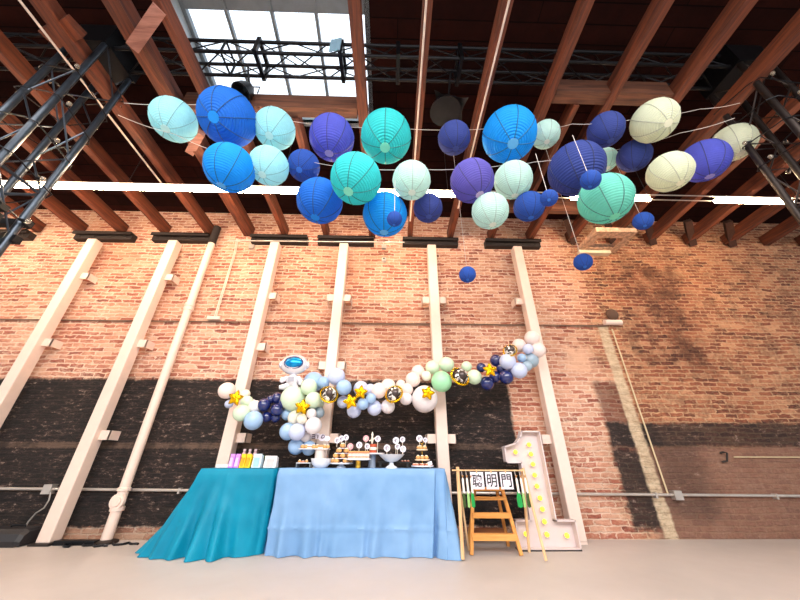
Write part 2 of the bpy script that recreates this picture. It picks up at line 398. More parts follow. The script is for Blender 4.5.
# steel wall plates under joist ends
dark = pbr('dark_steel', (44, 36, 34), .6, .4)
POSTX = []
for (tx, ty) in ((97, 239), (177, 239), (277, 241), (345, 241), (431, 243), (515, 244)): POSTX.append(atY(tx, ty, D-.17).x)
for n_, (cx, hw) in enumerate([(atY(8, 236, D).x, .5)]+[(x, .5) for x in POSTX]):
    cy = D-.05
    zt = atY(300, 238, cy).z-.01
    m = MB(); m.box(cx-hw, cx+hw, D-.1, D-.005, zt-.13, zt-.02); m.box(cx-hw, cx+hw, D-.16, D-.005, zt-.02, zt); 
    m.box(cx-hw, cx+hw, D-.16, D-.14, zt-.06, zt)
    for k in (-.8, -.3, .3, .8): m.tube([(cx+k*hw, D-.115, zt-.075), (cx+k*hw, D-.095, zt-.075)], .014, 6)
    o = obj('steel_wall_plate', m, dark)
    tag(o, 'dark steel bearing plate at the wall top, %s from the left' % ORD[n_], 'steel plate', 'steel plates above the cream posts')
# dark brace blocks under the right hand joists
for n_, i in enumerate((14, 15, 16, 17, 18)):
    x = JX[i][0]-.16
    m = MB().bar((x+.22, D-.04, ZJ-.02), (x-.02, D-.35, ZJ+.28), .1, .12)
    o = obj('joist_brace', m, pbr('shadowed_timber', (60, 34, 24), .9, bump=.3)); tag(o, 'short dark brace beside a joist end at right, %s from the left' % ORD[n_], 'brace', 'braces at the right joist ends')  # dark tone carries the shadow the braces sit in
# whitewashed masonry frame
m = MB(); z0 = 4.30
A = atY(578, 252, D-.02); B = atY(611, 252, D-.02)
xa, xb = A.x, B.x+.08; ya = D-.01; yb = atZ(606, 222, 4.42).y; z0 = A.z
for (x0, x1, y0, y1) in ((xa, xa+.13, yb, ya), (xb-.13, xb, yb, ya), (xa+.13, xb-.13, yb, yb+.16), (xa+.13, xb-.13, ya-.14, ya)): m.box(x0, x1, y0, y1, z0, z0+.09)
gw = pbr('whitewashed_brick', (196, 158, 130), .9, var=.5, scale=16, bump=.8, bscale=40)
o = obj('masonry_frame', m, gw); tag(o, 'pale flaking masonry hatch frame at the wall top below the seafoam lantern', 'frame')
o = obj('pale_ledge', MB().box(xa-.02, xb-.15, D-.1, D-.005, z0-.07, z0-.005), pbr('pale_ledge', (226, 206, 176), .8, bump=.3)); tag(o, 'pale ledge on the brick wall above the small navy lantern at right', 'ledge')

# ------------------------------------------------------------------ lighting trusses
black = pbr('black_truss_steel', (30, 31, 35), .38, .7, var=.2)
steel = pbr('grey_truss_tube', (66, 74, 84), .32, .75, var=.2)
def truss(label, A, B, s, u, v, mat, seg=.5, group=None, rc=.025, thin=False):
    """box truss from A to B, section vectors u, v"""
    A, B = Vector(A), Vector(B); u = Vector(u).normalized()*s/2; v = Vector(v).normalized()*s/2
    t = thing('lighting_truss', label, 'truss', A, group)
    cor = [(-1, -1), (1, -1), (1, 1), (-1, 1)]
    for a_, b_ in cor:
        o_ = u*a_+v*b_; obj('chord', MB().tube([A+o_, B+o_], rc, 10), mat, t)
    L = (B-A).length; n = max(2, round(L/seg)); d = (B-A)/n
    dg = [MB() for _ in range(4)]
    for k in range(n+1):
        P = A+d*k; lat = MB()
        for i in range(4):
            p = P+u*cor[i][0]+v*cor[i][1]; q = P+u*cor[(i+1) % 4][0]+v*cor[(i+1) % 4][1]
            if k % 4 == 0: lat.tube([p, q], .014, 6)
            if k < n:
                if k % 2: p, q = q, p
                dg[i].tube([p, q+d], .008, 6)
        if lat.v: obj('cross_frame', lat, mat, t)
    [obj('diagonal_lacing', q_, mat, t) for q_ in dg]
    return t
zt0 = 5.02; st = .245
yn = atZ(400, 57, zt0).y; yf = yn+st
TL = atZ(118, 70, zt0+.1).x; TR = atZ(728, 80, zt0+.1).x
tr = truss('black horizontal box truss crossing under the skylight above the joists', (TL-1.8, yn+st/2, zt0+st/2), (TR+.2, yn+st/2, zt0+st/2), st, (0, 1, 0), (0, 0, 1), black, .40, rc=.020)
TY = yn+st/2
for n_, px in enumerate((258, 341, 398, 461)):
    x = atZ(px, 60, zt0).x
    m = MB()
    for (y0, y1, z0_, z1_) in ((TY-.165, TY+.165, zt0-.03, zt0+.01), (TY-.165, TY+.165, zt0+st-.01, zt0+st+.03), (TY-.165, TY-.125, zt0, zt0+st), (TY+.125, TY+.165, zt0, zt0+st)): m.box(x-.022, x+.022, y0, y1, z0_, z1_)
    obj('joint_plate', m, black, tr)
towers = []
def tower(label, top, side_px, mat, xs):
    T = Vector(top); E = atY(side_px[0], side_px[1], T.y)
    dirv = (E-T).normalized(); Bm = T+dirv*((T.z-.05)/-dirv.z)
    v = Vector((0, 1, 0)); u = dirv.cross(v)
    t = truss(label, T, Bm, .36, u, v, mat, .5, rc=.03, thin=True)
    # corner block
    obj('corner_block', MB().box(T.x-.22, T.x+.22, T.y-.22, T.y+.22, T.z-.06, T.z+.3), black, t)
    obj('base_plate', MB().box(Bm.x-.35, Bm.x+.35, Bm.y-.35, Bm.y+.35, 0, .04), black, t)
    return T, dirv, u.normalized(), t, Bm
TLW = tower('grey steel truss tower rising at the left edge to the roof', (TL, TY, zt0), (-30, 213), steel, -1)
TRW = tower('dark steel truss tower rising at the right edge to the roof', (TR, TY, zt0), (826, 185), pbr('brown_black_truss', (46, 38, 36), .45, .6), 1)
# splice plates low on the left tower
T, dv, u, tt, Bm = TLW
P = T+dv*((atY(8, 214, TY)-T).length)
m = MB()
for k in (-.09, .0, .09): m.obox(P+dv*k, u*.24, Vector((0, .03, 0)), dv*.028); 
for k in (-.09, .09): m.obox(P+dv*k+Vector((0, .2, 0)), u*.24, Vector((0, .03, 0)), dv*.03); m.obox(P+dv*k-Vector((0, .2, 0)), u*.24, Vector((0, .03, 0)), dv*.03)
obj('splice_plate', m, black, tt)
# string of clear bulbs wound round each tower
bulbm = NG('clear_bulb_glass'); bulbm.b.inputs['Base Color'].default_value = (.62, .52, .40, 1); bulbm.b.inputs['Roughness'].default_value = .08; bulbm.b.inputs['Transmission Weight'].default_value = .75
def bulb_string(label, tw, L0, L1, n, ph):
    T, dv, u, tt, Bm = tw; v = Vector((0, 1, 0)); t = thing('string_light', label, 'string light', T+dv*L0, 'bulb strings wound round the truss towers')
    pts = []
    for k in range(n*8+1):
        a_ = k/8*2.2+ph; P = T+dv*(L0+(L1-L0)*k/(n*8)); rr = .235
        cx, cy = math.cos(a_), math.sin(a_); mx = max(abs(cx), abs(cy)); pts.append(P+(u*cx+v*cy)/mx*rr)
    obj('cord', MB().tube(pts, .006, 6), black, t)
    for k in range(n):
        p = pts[k*8+4]; m = MB(); o_ = (p-(T+dv*(p-T).dot(dv))).normalized()
        m.ball(p+o_*.055, .02, .02, .026, 12, 8)
        b_ = obj('bulb', m, bulbm.m, t); obj('socket', MB().tube([p, p+o_*.045], .014, 8), black, b_)
bulb_string('string of clear bulbs wound round the left truss tower', TLW, .35, 2.4, 15, 0)
bulb_string('string of clear bulbs wound round the right truss tower', TRW, .3, 1.6, 11, 1)
# luminaires hung on the truss
def stage_light(label, px, py, y, hood=True):
    P = atZ(px, py, zt0-.32); m = MB()
    t = thing('stage_light', label, 'stage light', P)
    top = Vector((P.x, TY, zt0+.0))
    obj('hanger', MB().tube([top, P+Vector((0, 0, .14))], .012, 8), black, t)
    if hood:
        m = MB(); m.lathe(P+Vector((-.05, 0, .12)), [(.02, 0), (.1, -.02), (.16, -.12), (.19, -.2), (.17, -.2)], 16, (0, 0, 1))
        # cloth cover with pulled corners
        s_ = .2; vs = []; fs = []; N = 12
        for i in range(N+1):
            for j in range(N+1):
                a_, b_ = i/N*2-1, j/N*2-1
                rr = 1-.22*(1-a_*a_)*abs(b_)**2-.22*(1-b_*b_)*abs(a_)**2
                vs.append((P.x+a_*s_*rr, P.y+b_*.17*rr, P.z+.14*(1-a_*a_)*(1-b_*b_)+.02*math.sin(5*a_)-.05*a_))
        fs = [(i*(N+1)+j, i*(N+1)+j+1, (i+1)*(N+1)+j+1, (i+1)*(N+1)+j) for i in range(N) for j in range(N)]
        obj('cover', MB().add(vs, fs, True), pbr('black_cloth', (24, 22, 24), .9, bump=.4), t)
        obj('lamp_body', m, black, t)
    else:
        obj('lamp_body', MB().lathe(P+Vector((0, 0, .14)), [(.03, 0), (.07, -.02), (.1, -.1), (.115, -.2), (.1, -.2), (.03, -.1)], 18, (.25, .2, 1)), black, t)
        obj('yoke', MB().tube([P+Vector((-.12, 0, .02)), P+Vector((-.12, 0, .15)), P+Vector((.12, 0, .15)), P+Vector((.12, 0, .02))], .008, 6), black, t)
stage_light('black cloth-covered fixture hanging from the truss above the indigo lantern', 449, 108, 0)
stage_light('small black lamp under the truss at the skylight corner', 247, 94, 0, False)
x = atZ(336, 60, zt0).x
m = MB(); 
for k in range(3): m.box(x-.07+k*.045, x-.03+k*.045, TY-.16-.01*k, TY-.15-.01*k, zt0+.0, zt0+st+.03)
o = obj('hanging_banner', m, pbr('pale_blue_film', (150, 190, 214), .4)); tag(o, 'pale blue strips of film draped on the truss against the skylight', 'drape')

# ------------------------------------------------------------------ linear LED fixtures
zl = 4.15
PL = atZ(5, 187.5, zl); YL = (PL.y+atZ(792, 202, zl).y)/2
def lx(px, py=195): return atY(px, py, YL)
zA = lx(200, 190).z; zB = lx(750, 202).z
def zled(x): return zA+(zB-zA)*(x-lx(200).x)/(lx(750).x-lx(200).x)
white = pbr('white_housing', (200, 196, 190), .5)
LED = emit('warm_led_tube', (255, 220, 180), 95)
unit = (lx(792, 202).x-lx(716, 202).x)
xs = [(lx(716, 202).x, lx(792, 202).x, 'bare glowing tube light alone at the far right'), (lx(650, 200).x-unit, lx(650, 200).x, 'glowing tube light behind the seafoam lantern')]
xA = lx(458, 195).x
for k in range(8):
    xs.append((xA-unit*(k+1)+.01, xA-unit*k, 'warm glowing tube light in the long row, %s from its right end' % ORD[k]))
for x0, x1, lab in xs:
    xm = (x0+x1)/2; z = zled(xm)
    t = thing('tube_light', lab, 'ceiling light', (xm, YL, z), 'linear LED lights under the roof')
    obj('tube', MB().tube([(x0, YL, zled(x0)), (x1, YL, zled(x1))], .024, 12), LED, t)
    obj('housing', MB().bar((x0, YL, zled(x0)+.045), (x1, YL, zled(x1)+.045), .05, .02), white, t)
rl = MB()
for dy in (-.045, .045): rl.tube([(-8, YL+dy, zled(-8)+.05), (8.5, YL+dy, zled(8.5)+.05)], .008, 6)
o = obj('light_track', rl, pbr('track_metal', (190, 180, 170), .35, .6)); tag(o, 'pair of thin suspended rails carrying the row of tube lights', 'track')
for n_, x in enumerate((-5.8, -3.75, -1.62, .75, 3.65, 5.9)):
    m = MB().tube([(x, YL, zled(x)+.05), (x, YL, 5.15)], .005, 6)
    o = obj('suspension_rod', m, dark); tag(o, 'thin rod holding the light rails, %s from the left' % ORD[n_], 'rod', 'suspension rods of the light rails')

# ------------------------------------------------------------------ cream posts
cream = pbr('cream_post_paint', (228, 206, 194), .45, var=.04, bump=.05)
post_names = ['leftmost cream steel post, cut by the left photo edge', 'second cream steel post from the left beside the white round pipe', 'cream steel post left of the foil astronaut behind the teal table', 'cream steel post behind the dessert stands and ring balloon', 'cream steel post behind the big mint balloon and right table end', 'rightmost cream steel post beside the marquee number']
TABY = {0: (279, 345), 1: (279, 345, 436), 2: (296, 347, 438), 3: (297, 365, 438), 4: (298, 438), 5: (298, 438)}
PW = .15; PY = D-.17
for i, x in enumerate(POSTX):
    t = thing('strongback_post', post_names[i], 'post', (x, PY, 0), 'cream steel posts along the brick wall')
    ztop = atY(300, 242, PY).z-.06
    b_ = obj('column', MB().box(x-PW/2, x+PW/2, PY-PW/2, PY+PW/2, .02, ztop), cream, t, bevel=.012)
    e_ = .11 if i < 2 else .072; obj('base_plate', MB().box(x-e_, x+e_, PY-e_, PY+e_, 0, .02), dark if i < 2 else cream, t)
    for py in TABY[i]:
        z = atY(300, py, PY).z
        sides = (1,) if i < 3 else (-1, 1)
        if i == 5: sides = (-1,)
        for sd in sides:
            m = MB(); xo = x+sd*(PW/2)
            m.box(min(xo, xo+sd*.12), max(xo, xo+sd*.12), PY+.0, PY+.012, z-.055, z+.055)
            m.box(min(xo+sd*.108, xo+sd*.12), max(xo+sd*.108, xo+sd*.12), PY, D-.004, z-.055, z+.055)
            m.tube([(xo+sd*.07, PY-.004, z), (xo+sd*.07, PY+.004, z)], .012, 8)
            obj('wall_bracket', m, cream, t)
# round pipe
pA = atY(212, 243, D-.135); 
x = pA.x; t = thing('drain_pipe', 'white round drain pipe standing between two cream posts at left', 'pipe', (x, D-.135, 0))
obj('pipe', MB().tube([(x, D-.135, .03), (x, D-.135, pA.z+.06)], .055, 20), cream, t)
obj('upper_sleeve', MB().tube([(x, D-.135, pA.z-.02), (x, D-.135, pA.z+.35)], .06, 16), dark, t)
for py in (305, 309): 
    z = atY(187, py, D-.135).z; obj('coupling', MB().lathe((x, D-.135, z-.03), [(.058, 0), (.068, .004), (.068, .056), (.058, .06)], 20), cream, t)
z = atY(113, 501, D-.135).z
obj('cleanout_hub', MB().lathe((x, D-.19, z), [(.0, -.012), (.05, -.012), (.052, 0), (.08, 0), (.085, .03), (.06, .06)], 20, (0, 1, 0)).lathe((x, D-.135, z-.1), [(.058, 0), (.07, .004), (.07, .045), (.058, .05)], 20).lathe((x, D-.135, z+.1), [(.058, 0), (.07, .004), (.07, .03), (.058, .04)], 20), cream, t)
obj('floor_flange', MB().lathe((x, D-.135, 0), [(.12, 0), (.12, .02), (.06, .035)], 20), dark, t)

# ------------------------------------------------------------------ wall conduits
galv = pbr('galvanised_conduit', (196, 188, 182), .35, .6)
def wpt(px, py, off=.03): return atY(px, py, D-off)
def clip_boxes(parent, pts, mat, s=.05):
    for p in pts: obj('junction_box', MB().box(p.x-s, p.x+s, D-.075, D-.002, p.z-s, p.z+s), mat, parent)
a1, b1 = wpt(-60, 488), wpt(860, 496.5)
t = thing('wall_conduit', 'long galvanised conduit running low along the whole brick wall', 'conduit', (a1.x, D, a1.z))
obj('pipe', MB().tube([(a1.x, D-.035, a1.z), (b1.x, D-.035, b1.z)], .017, 10), galv, t)
clip_boxes(t, [wpt(50, 489), wpt(676, 495)], galv)
for px in (180, 655, 775): p = wpt(px, 489+px*.0095); obj('clip', MB().box(p.x-.012, p.x+.012, D-.06, D-.002, p.z-.03, p.z+.03), galv, t)
a1, b1 = wpt(-60, 318.5), wpt(606, 325.5)
t = thing('wall_conduit', 'thin dark conduit running level across the upper brick wall', 'conduit', (a1.x, D, a1.z))
obj('pipe', MB().tube([(a1.x, D-.02, a1.z), (b1.x, D-.02, b1.z)], .011, 8), pbr('brown_conduit', (112, 86, 72), .6), t)
a1, b1 = wpt(207, 252), wpt(207, 252)
p0, p1, p2 = wpt(236, 243), wpt(235, 252), wpt(208, 317)
t = thing('wall_cable', 'pale double cable dropping from the wall top to a small box', 'cable', tuple(p2))
for dx in (-.012, .012): obj('cable', MB().tube([p0+Vector((dx, 0, .1)), p1+Vector((dx, 0, 0)), (p1.x+dx, D-.03, p2.z)], .008, 8), cream, t)
obj('box', MB().box(p1.x-.1, p1.x+.1, D-.07, D-.002, p2.z-.05, p2.z), cream, t)
# right: fixture, conduit down to the low conduit
p0 = wpt(612, 329); p1 = wpt(676, 494)
t = thing('wall_conduit', 'thin pale conduit dropping from the small wall fixture at right', 'conduit', tuple(p1))
obj('pipe', MB().tube([(p0.x, D-.03, p0.z), (p0.x, D-.03, p1.z)], .010, 8), pbr('tan_conduit', (206, 186, 150), .5), t)
pf = wpt(614, 323)
t = thing('wall_fixture', 'small cream rounded wall fixture where two conduits meet at right', 'fixture', tuple(pf))
obj('box', MB().tube([(pf.x-.17, D-.05, pf.z), (pf.x+.1, D-.05, pf.z)], .045, 12), cream, t)
obj('sensor', MB().lathe((pf.x+.02, D-.02, pf.z+.15), [(.1, 0), (.09, .03), (.05, .06), (0, .07)], 16, (0, -1, 0)), pbr('sooty_plate', (92, 66, 52), .8), t)
a1, b1 = wpt(725, 457), wpt(860, 459.5)
t = thing('wall_conduit', 'short thin conduit with a hooked end low at the right', 'conduit', tuple(a1))
obj('pipe', MB().tube([(wpt(735, 457.5).x, D-.02, a1.z), (b1.x, D-.02, a1.z)], .008, 8), pbr('tan_conduit', (206, 186, 150), .5), t)
obj('hook_bracket', MB().tube([wpt(720, 453, .03), wpt(723, 452, .05), wpt(727, 453, .05), wpt(727, 461, .05), wpt(722, 462, .03)], .012, 8), dark, t)
# top conduit with detector and camera
a1, b1 = wpt(232, 245), wpt(404, 246.5)
t = thing('wall_conduit', 'thin pale conduit just below the steel plates at the wall top', 'conduit', tuple(a1))
obj('pipe', MB().tube([(a1.x, D-.18, a1.z-.02), (b1.x, D-.18, b1.z-.02)], .008, 8), galv, t)
for px in (252, 384): p = wpt(px, 245.5, .18); obj('junction_box', MB().box(p.x-.04, p.x+.04, D-.2, D-.15, p.z-.07, p.z+.01), galv, t)
p = wpt(384, 260)
t = thing('security_camera', 'tiny white camera with dark lens high on the brick wall', 'camera', tuple(p))
obj('housing', MB().lathe((p.x, D-.002, p.z), [(.04, 0), (.04, .06), (.02, .08), (0, .08)], 14, (0, -1, 0)), white, t)
obj('lens', MB().ball((p.x, D-.08, p.z), .018, n=10, m=8), black, t)
# hanging loop cable at left, junction
pts = [wpt(51, 492, .06), wpt(49, 500, .06), wpt(44, 508, .06), wpt(36, 513, .06), wpt(28, 522, .06), wpt(24, 530, .06)]
o = obj('loose_cable', MB().tube(pts, .008, 6), galv); tag(o, 'thin pale cable hanging from the junction box beside the second post', 'cable')

# ------------------------------------------------------------------ things on the floor at left
def onfloor(px, py, z=0.0): return atZ(px, py, z)
p0 = onfloor(-40, 549); p1 = onfloor(28, 543)
x1 = atY(29, 530, 4.05).x-.14; zt_ = atY(10, 527, 4.1).z
t = thing('floor_monitor', 'low black floor speaker case cut by the left photo edge', 'speaker', (x1-.4, 4.1, 0))
yb0 = onfloor(10, 548).y; x1 = atY(30, 545, yb0).x-.13; zt_ = atY(10, 529, yb0+.06).z; ORG[t.name] = Vector((x1-.5, yb0, 0)); t.location = ORG[t.name]
prof = [(0, .0), (.02, -.0), (.27, 0), (.29, .03), (.25, zt_), (.06, zt_), (.01, zt_*.75), (-.01, zt_*.35)]
vs = [(xx, yb0+a_, max(.002, b_)) for xx in (x1-1.0, x1-.04) for a_, b_ in prof]+[(x1, yb0+.02+a_*.85, max(.012, b_*.86)) for a_, b_ in prof]
N_ = len(prof)
m = MB().add(vs, [(r_*N_+k, r_*N_+(k+1) % N_, (r_+1)*N_+(k+1) % N_, (r_+1)*N_+k) for r_ in (0, 1) for k in range(N_)]+[tuple(range(N_))[::-1], tuple(range(2*N_, 3*N_))])
obj('case', m, pbr('black_case', (36, 34, 38), .55, bump=.2), t)
obj('handle', MB().tube([(x1-.3, yb0+.15, zt_), (x1-.3, yb0+.15, zt_+.02), (x1-.15, yb0+.15, zt_+.02), (x1-.15, yb0+.15, zt_)], .008, 8), black, t)
for n_, (pl, lab) in enumerate(((((55, 541), (62, 544), (68, 547), (75, 543), (84, 545), (96, 546), (108, 545.5)), 'black cable lying on the floor between post and drain pipe'),
                  (((108, 542), (118, 545), (128, 543), (138, 544)), 'short black cable curling on the floor right of the drain pipe'))):
    pts = [onfloor(a_, b_, .01) for a_, b_ in pl]
    fine_ = []
    for i in range(len(pts)-1):
        for k in range(5): fine_.append(pts[i].lerp(pts[i+1], k/5)+Vector((0, .02*math.sin(k*1.2+i), 0)))
    fine_.append(pts[-1])
    for p in fine_: p.y = min(p.y, D-.03)
    o = obj('floor_cable', MB().tube(fine_, .012, 6), black); tag(o, lab, 'cable', 'black cables on the floor by the wall')
pb = onfloor(90, 542.5); 
o = obj('power_strip', MB().box(pb.x-.28, pb.x+.16, min(pb.y, D-.2)-.05, min(pb.y, D-.2)+.03, 0, .045), black, bevel=.008); tag(o, 'flat black power strip on the floor in front of the drain pipe', 'power strip')

# ------------------------------------------------------------------ tablecloths
TZ = .75
def cloth(name, label, x0, x1, y0, y1, z, ctrl, mat, amp, seed, seam=None, nfold=26):
    """ctrl: list of (top point 2D, floor point 2D) going back-left, front-left ... front-right, back-right"""
    rnd = random.Random(seed)
    pts = []
    N = 26*len(ctrl)
    # cumulative length over the floor outline
    L = [0]
    for i in range(len(ctrl)-1): L.append(L[-1]+(Vector(ctrl[i+1][1])-Vector(ctrl[i][1])).length+.3*(Vector(ctrl[i+1][0])-Vector(ctrl[i][0])).length)
    tot = L[-1]; NS = 300; M = 34
    phs = [(rnd.uniform(0, 6.28), rnd.uniform(.6, 1.6)*nfold, rnd.uniform(.3, 1), rnd.uniform(-.5, .5)) for _ in range(6)]
    tops = []; bots = []
    for k in range(NS+1):
        s = tot*k/NS; i = 0
        while i < len(L)-2 and s > L[i+1]: i += 1
        f_ = (s-L[i])/(L[i+1]-L[i])
        tp = Vector(ctrl[i][0]).lerp(Vector(ctrl[i+1][0]), f_); fs_ = f_*f_*(3-2*f_)*.5+f_*.5
        bt_ = Vector(ctrl[i][1]).lerp(Vector(ctrl[i+1][1]), fs_); tops.append(tp); bots.append(bt_)
    def smooth(a_, n):
        for _ in range(n): a_ = [a_[0]]+[(a_[i-1]+a_[i]*2+a_[i+1])/4 for i in range(1, len(a_)-1)]+[a_[-1]]
        return a_
    bots = smooth(bots, 14); tops2 = smooth(tops, 2)
    vs = []; c = Vector(((x0+x1)/2, (y0+y1)/2))
    for j in range(M+1):
        v = j/M
        for k in range(NS+1):
            q = k/NS*tot
            tp, bt_ = tops2[k], bots[k]
            tan = (bots[min(k+1, NS)]-bots[max(k-1, 0)]); tan.normalize(); nr = Vector((tan.y, -tan.x))
            if nr.dot(bt_-c) < 0: nr = -nr
            edge = min(1, v*14)
            p = tp.lerp(bt_, v**1.12)
            wv = 0
            for ph, fr, am, sl in phs: wv += am*math.sin(ph+fr*(q+sl*v*.25)/1.0*1.0)
            wv /= 2.4
            wv = (abs(wv)**.95)*(1 if wv > 0 else -1)
            a_ = amp*(v**1.25)*(.55+.45*v)
            p = p+nr*(wv*a_+.012*edge)
            cr = mnoise.noise(Vector((q*6+seed, v*5, seed*.3)))*.010*min(1, v*3)
            p = p+nr*cr
            zz = z*(1-v)+.004
            if seam and abs(v-seam) < .6/M: p = p+nr*.008
            if v > .93: zz = max(.004, zz)
            vs.append((p.x, p.y, zz))
    W = NS+1
    fs = [(j*W+k, j*W+k+1, (j+1)*W+k+1, (j+1)*W+k) for j in range(M) for k in range(NS)]
    # top
    o0 = len(vs); NX = 24; 
    for j in range(5):
        for k in range(NS+1):
            p = tops2[k].lerp(Vector((x0+(x1-x0)*k/NS, y1)), j/4)
            vs.append((p.x, p.y, z+.004))
    fs += [(o0+(j+1)*W+k, o0+(j+1)*W+k+1, o0+j*W+k+1, o0+j*W+k) for j in range(4) for k in range(NS)]
    # back side hanging straight
    o1 = len(vs)
    for j in range(8):
        for k in range(21):
            t_ = k/20; a_ = Vector(bots[0]).lerp(Vector(bots[-1]), t_); b_ = Vector((x0+(x1-x0)*t_, y1)); p = b_.lerp(a_, j/7)
            vs.append((p.x, p.y+.01, z*(1-j/7)+.004))
    fs += [(o1+j*21+k, o1+(j+1)*21+k, o1+(j+1)*21+k+1, o1+j*21+k+1) for j in range(7) for k in range(20)]
    o = obj(name, MB().add(vs, fs, True), mat)
    return tag(o, label, 'tablecloth')
def satin(name, rgb, rgb2):
    g = NG(name); tc = g.n('ShaderNodeTexCoord').outputs['Object']
    n1 = g.noise(tc, 2.5, 3).outputs[0]; n2 = g.noise(tc, 240, 2).outputs[0]
    g.l(g.ramp(n1, [(.3, lin(rgb)), (.7, lin(rgb2))]), g.b.inputs['Base Color'])
    g.b.inputs['Roughness'].default_value = .5; g.b.inputs['Specular IOR Level'].default_value = .25
    g.bump(n2, .05, .003); return g.m
YT0 = 3.80; YT1 = 4.14
def tp(px, py=469.5): p = atZ(px, py, TZ) ; q = atY(px, py, YT0); return (q.x, YT0)
def fl(px, py): p = atZ(px, py, 0); return (p.x, p.y)
bx0 = tp(279)[0]; bx1 = tp(445)[0]
ctrlB = [((bx0, YT1), (bx0-.06, YT1+.01)), ((bx0, YT0), fl(265, 556.5)), ((bx0+.12, YT0), fl(280, 557)), ((bx0+.5, YT0), fl(318, 557)), ((bx0+1.0, YT0), fl(365, 557.5)), ((bx0+1.5, YT0), fl(415, 558)), ((bx1-.1, YT0), fl(434, 557.5)),
         ((bx1, YT0), fl(448, 561)), ((bx1, YT0+.04), fl(463, 559.5)), ((bx1, YT1), (fl(463, 557)[0]-.08, YT1+.01))]
cB = cloth('tablecloth', 'light blue satin tablecloth covering the dessert table to the floor', bx0, bx1, YT0, YT1, TZ, ctrlB, satin('light_blue_satin', (108, 150, 194), (126, 164, 206)), .036, 3, seam=.70, nfold=24)
tx0 = tp(201)[0]; tx1 = bx0+.0
# the smaller table sits at the same line
ctrlT = [((tx0, YT1), (fl(150, 548)[0], YT1)), ((tx0, YT0+.06), fl(139, 557)), ((tx0, YT0), fl(150, 559)), ((tx0+.12, YT0), fl(176, 559.5)), ((tx0+.3, YT0), fl(205, 561)), ((tx0+.5, YT0), fl(232, 558)), ((tx1-.06, YT0), fl(258, 555)), ((tx1-.03, YT0+.03), fl(268, 549)), ((tx1-.03, YT1), (bx0-.1, YT1))]
cT = cloth('tablecloth', 'teal satin tablecloth trailing on the floor over the small left table', tx0, tx1-.03, YT0, YT1, TZ-.004, ctrlT, satin('teal_satin', (0, 118, 150), (0, 138, 170)), .062, 11, nfold=19)

# ------------------------------------------------------------------ favour bags on the teal cloth
ZT = TZ+.004
def pw(px, py, Y=3.93): return atY(px, py, Y)
def carton(label, pxa, pxb, pyt, Y, mat, trim, group='boxes on the teal table', d=.1, win=None):
    A = pw(pxa, pyt, Y); B = pw(pxb, pyt, Y)
    t = thing('favour_bag', label, 'bag', ((A.x+B.x)/2, Y+d/2, ZT), group)
    w = B.x-A.x; n = 1
    m = MB(); 
    m.add([(A.x, Y, ZT), (B.x, Y, ZT), (B.x, Y+d, ZT), (A.x, Y+d, ZT), (A.x+.004, Y+.02, A.z), (B.x-.004, Y+.02, A.z), (B.x-.004, Y+d-.02, A.z), (A.x+.004, Y+d-.02, A.z)],
          [(0, 3, 2, 1), (4, 5, 6, 7), (0, 1, 5, 4), (1, 2, 6, 5), (2, 3, 7, 6), (3, 0, 4, 7)])
    obj('bag_body', m, mat, t, bevel=.006)
    h = A.z-ZT
    obj('front_print', MB().box(A.x+w*.22, B.x-w*.22, Y-.001, Y+.012, ZT+h*.12, ZT+h*.8), trim, t)
    obj('folded_top', MB().box(A.x+.004, B.x-.004, Y+.014, Y+.026, A.z-.02, A.z+.012), mat, t)
purp = pbr('lilac_paper', (206, 140, 230), .5); purl = pbr('pale_lilac', (232, 190, 244), .5)
carton('left lilac favour bag in the row on the teal table', 230, 235, 455, 3.86, purp, purl); carton('right lilac favour bag beside the yellow one on the teal table', 235.4, 240.4, 455, 3.86, purp, purl)
carton('yellow favour bag on the teal table left of its twin', 241, 246, 455, 3.86, pbr('yellow_paper', (250, 208, 20), .5), pbr('deep_yellow', (226, 160, 10), .5))
carton('yellow favour bag touching the pale blue one on the teal table', 246.4, 251.5, 455, 3.86, pbr('yellow_paper', (250, 208, 20), .5), pbr('deep_yellow', (226, 160, 10), .5))
carton('pale blue favour bag on the teal table', 253, 262, 455, 3.86, pbr('pale_blue_paper', (204, 226, 240), .5), pbr('mid_blue_paper', (160, 200, 226), .5))
carton('white favour carton at the right end of the teal table', 264.5, 277, 457, 3.88, pbr('white_paper', (236, 228, 226), .5), pbr('pinkish_label', (214, 196, 196), .5))
A = pw(217, 464.5, 3.9); B = pw(229, 464.5, 3.9)
o = obj('white_tray', MB().box(A.x, B.x, 3.88, 4.02, ZT, A.z), pbr('white_paper', (236, 228, 226), .5), bevel=.005); tag(o, 'flat white box at the left end of the teal table', 'box')
for n_, (px, w) in enumerate(((245, .05), (250.5, .05), (256, .05))):
    A = pw(px, 449, 4.06); t = thing('small_bottle', '%s of the three pinkish bottles behind the favour bags' % ('leftmost', 'middle', 'rightmost')[n_], 'bottle', (A.x, 4.06, ZT), 'bottles behind the favour bags')
    h = A.z-ZT; obj('bottle_body', MB().lathe((A.x, 4.06, ZT), [(.024, 0), (.026, .01), (.026, h*.7), (.014, h*.82), (.012, h*.9)], 14), pbr('pinkish_glass', (196, 160, 168), .25), t)
    obj('cap', MB().lathe((A.x, 4.06, ZT+h*.88), [(.015, 0), (.015, h*.12), (0, h*.12)], 12), pbr('pale_cap', (220, 196, 200), .4), t)
A = pw(264, 455, 4.07); t = thing('small_plant', 'small green sprig in a pot behind the white carton', 'plant', (A.x, 4.07, ZT))
obj('pot', MB().lathe((A.x, 4.07, ZT), [(.022, 0), (.03, .07), (.026, .07)], 12), dark, t)
m = MB()
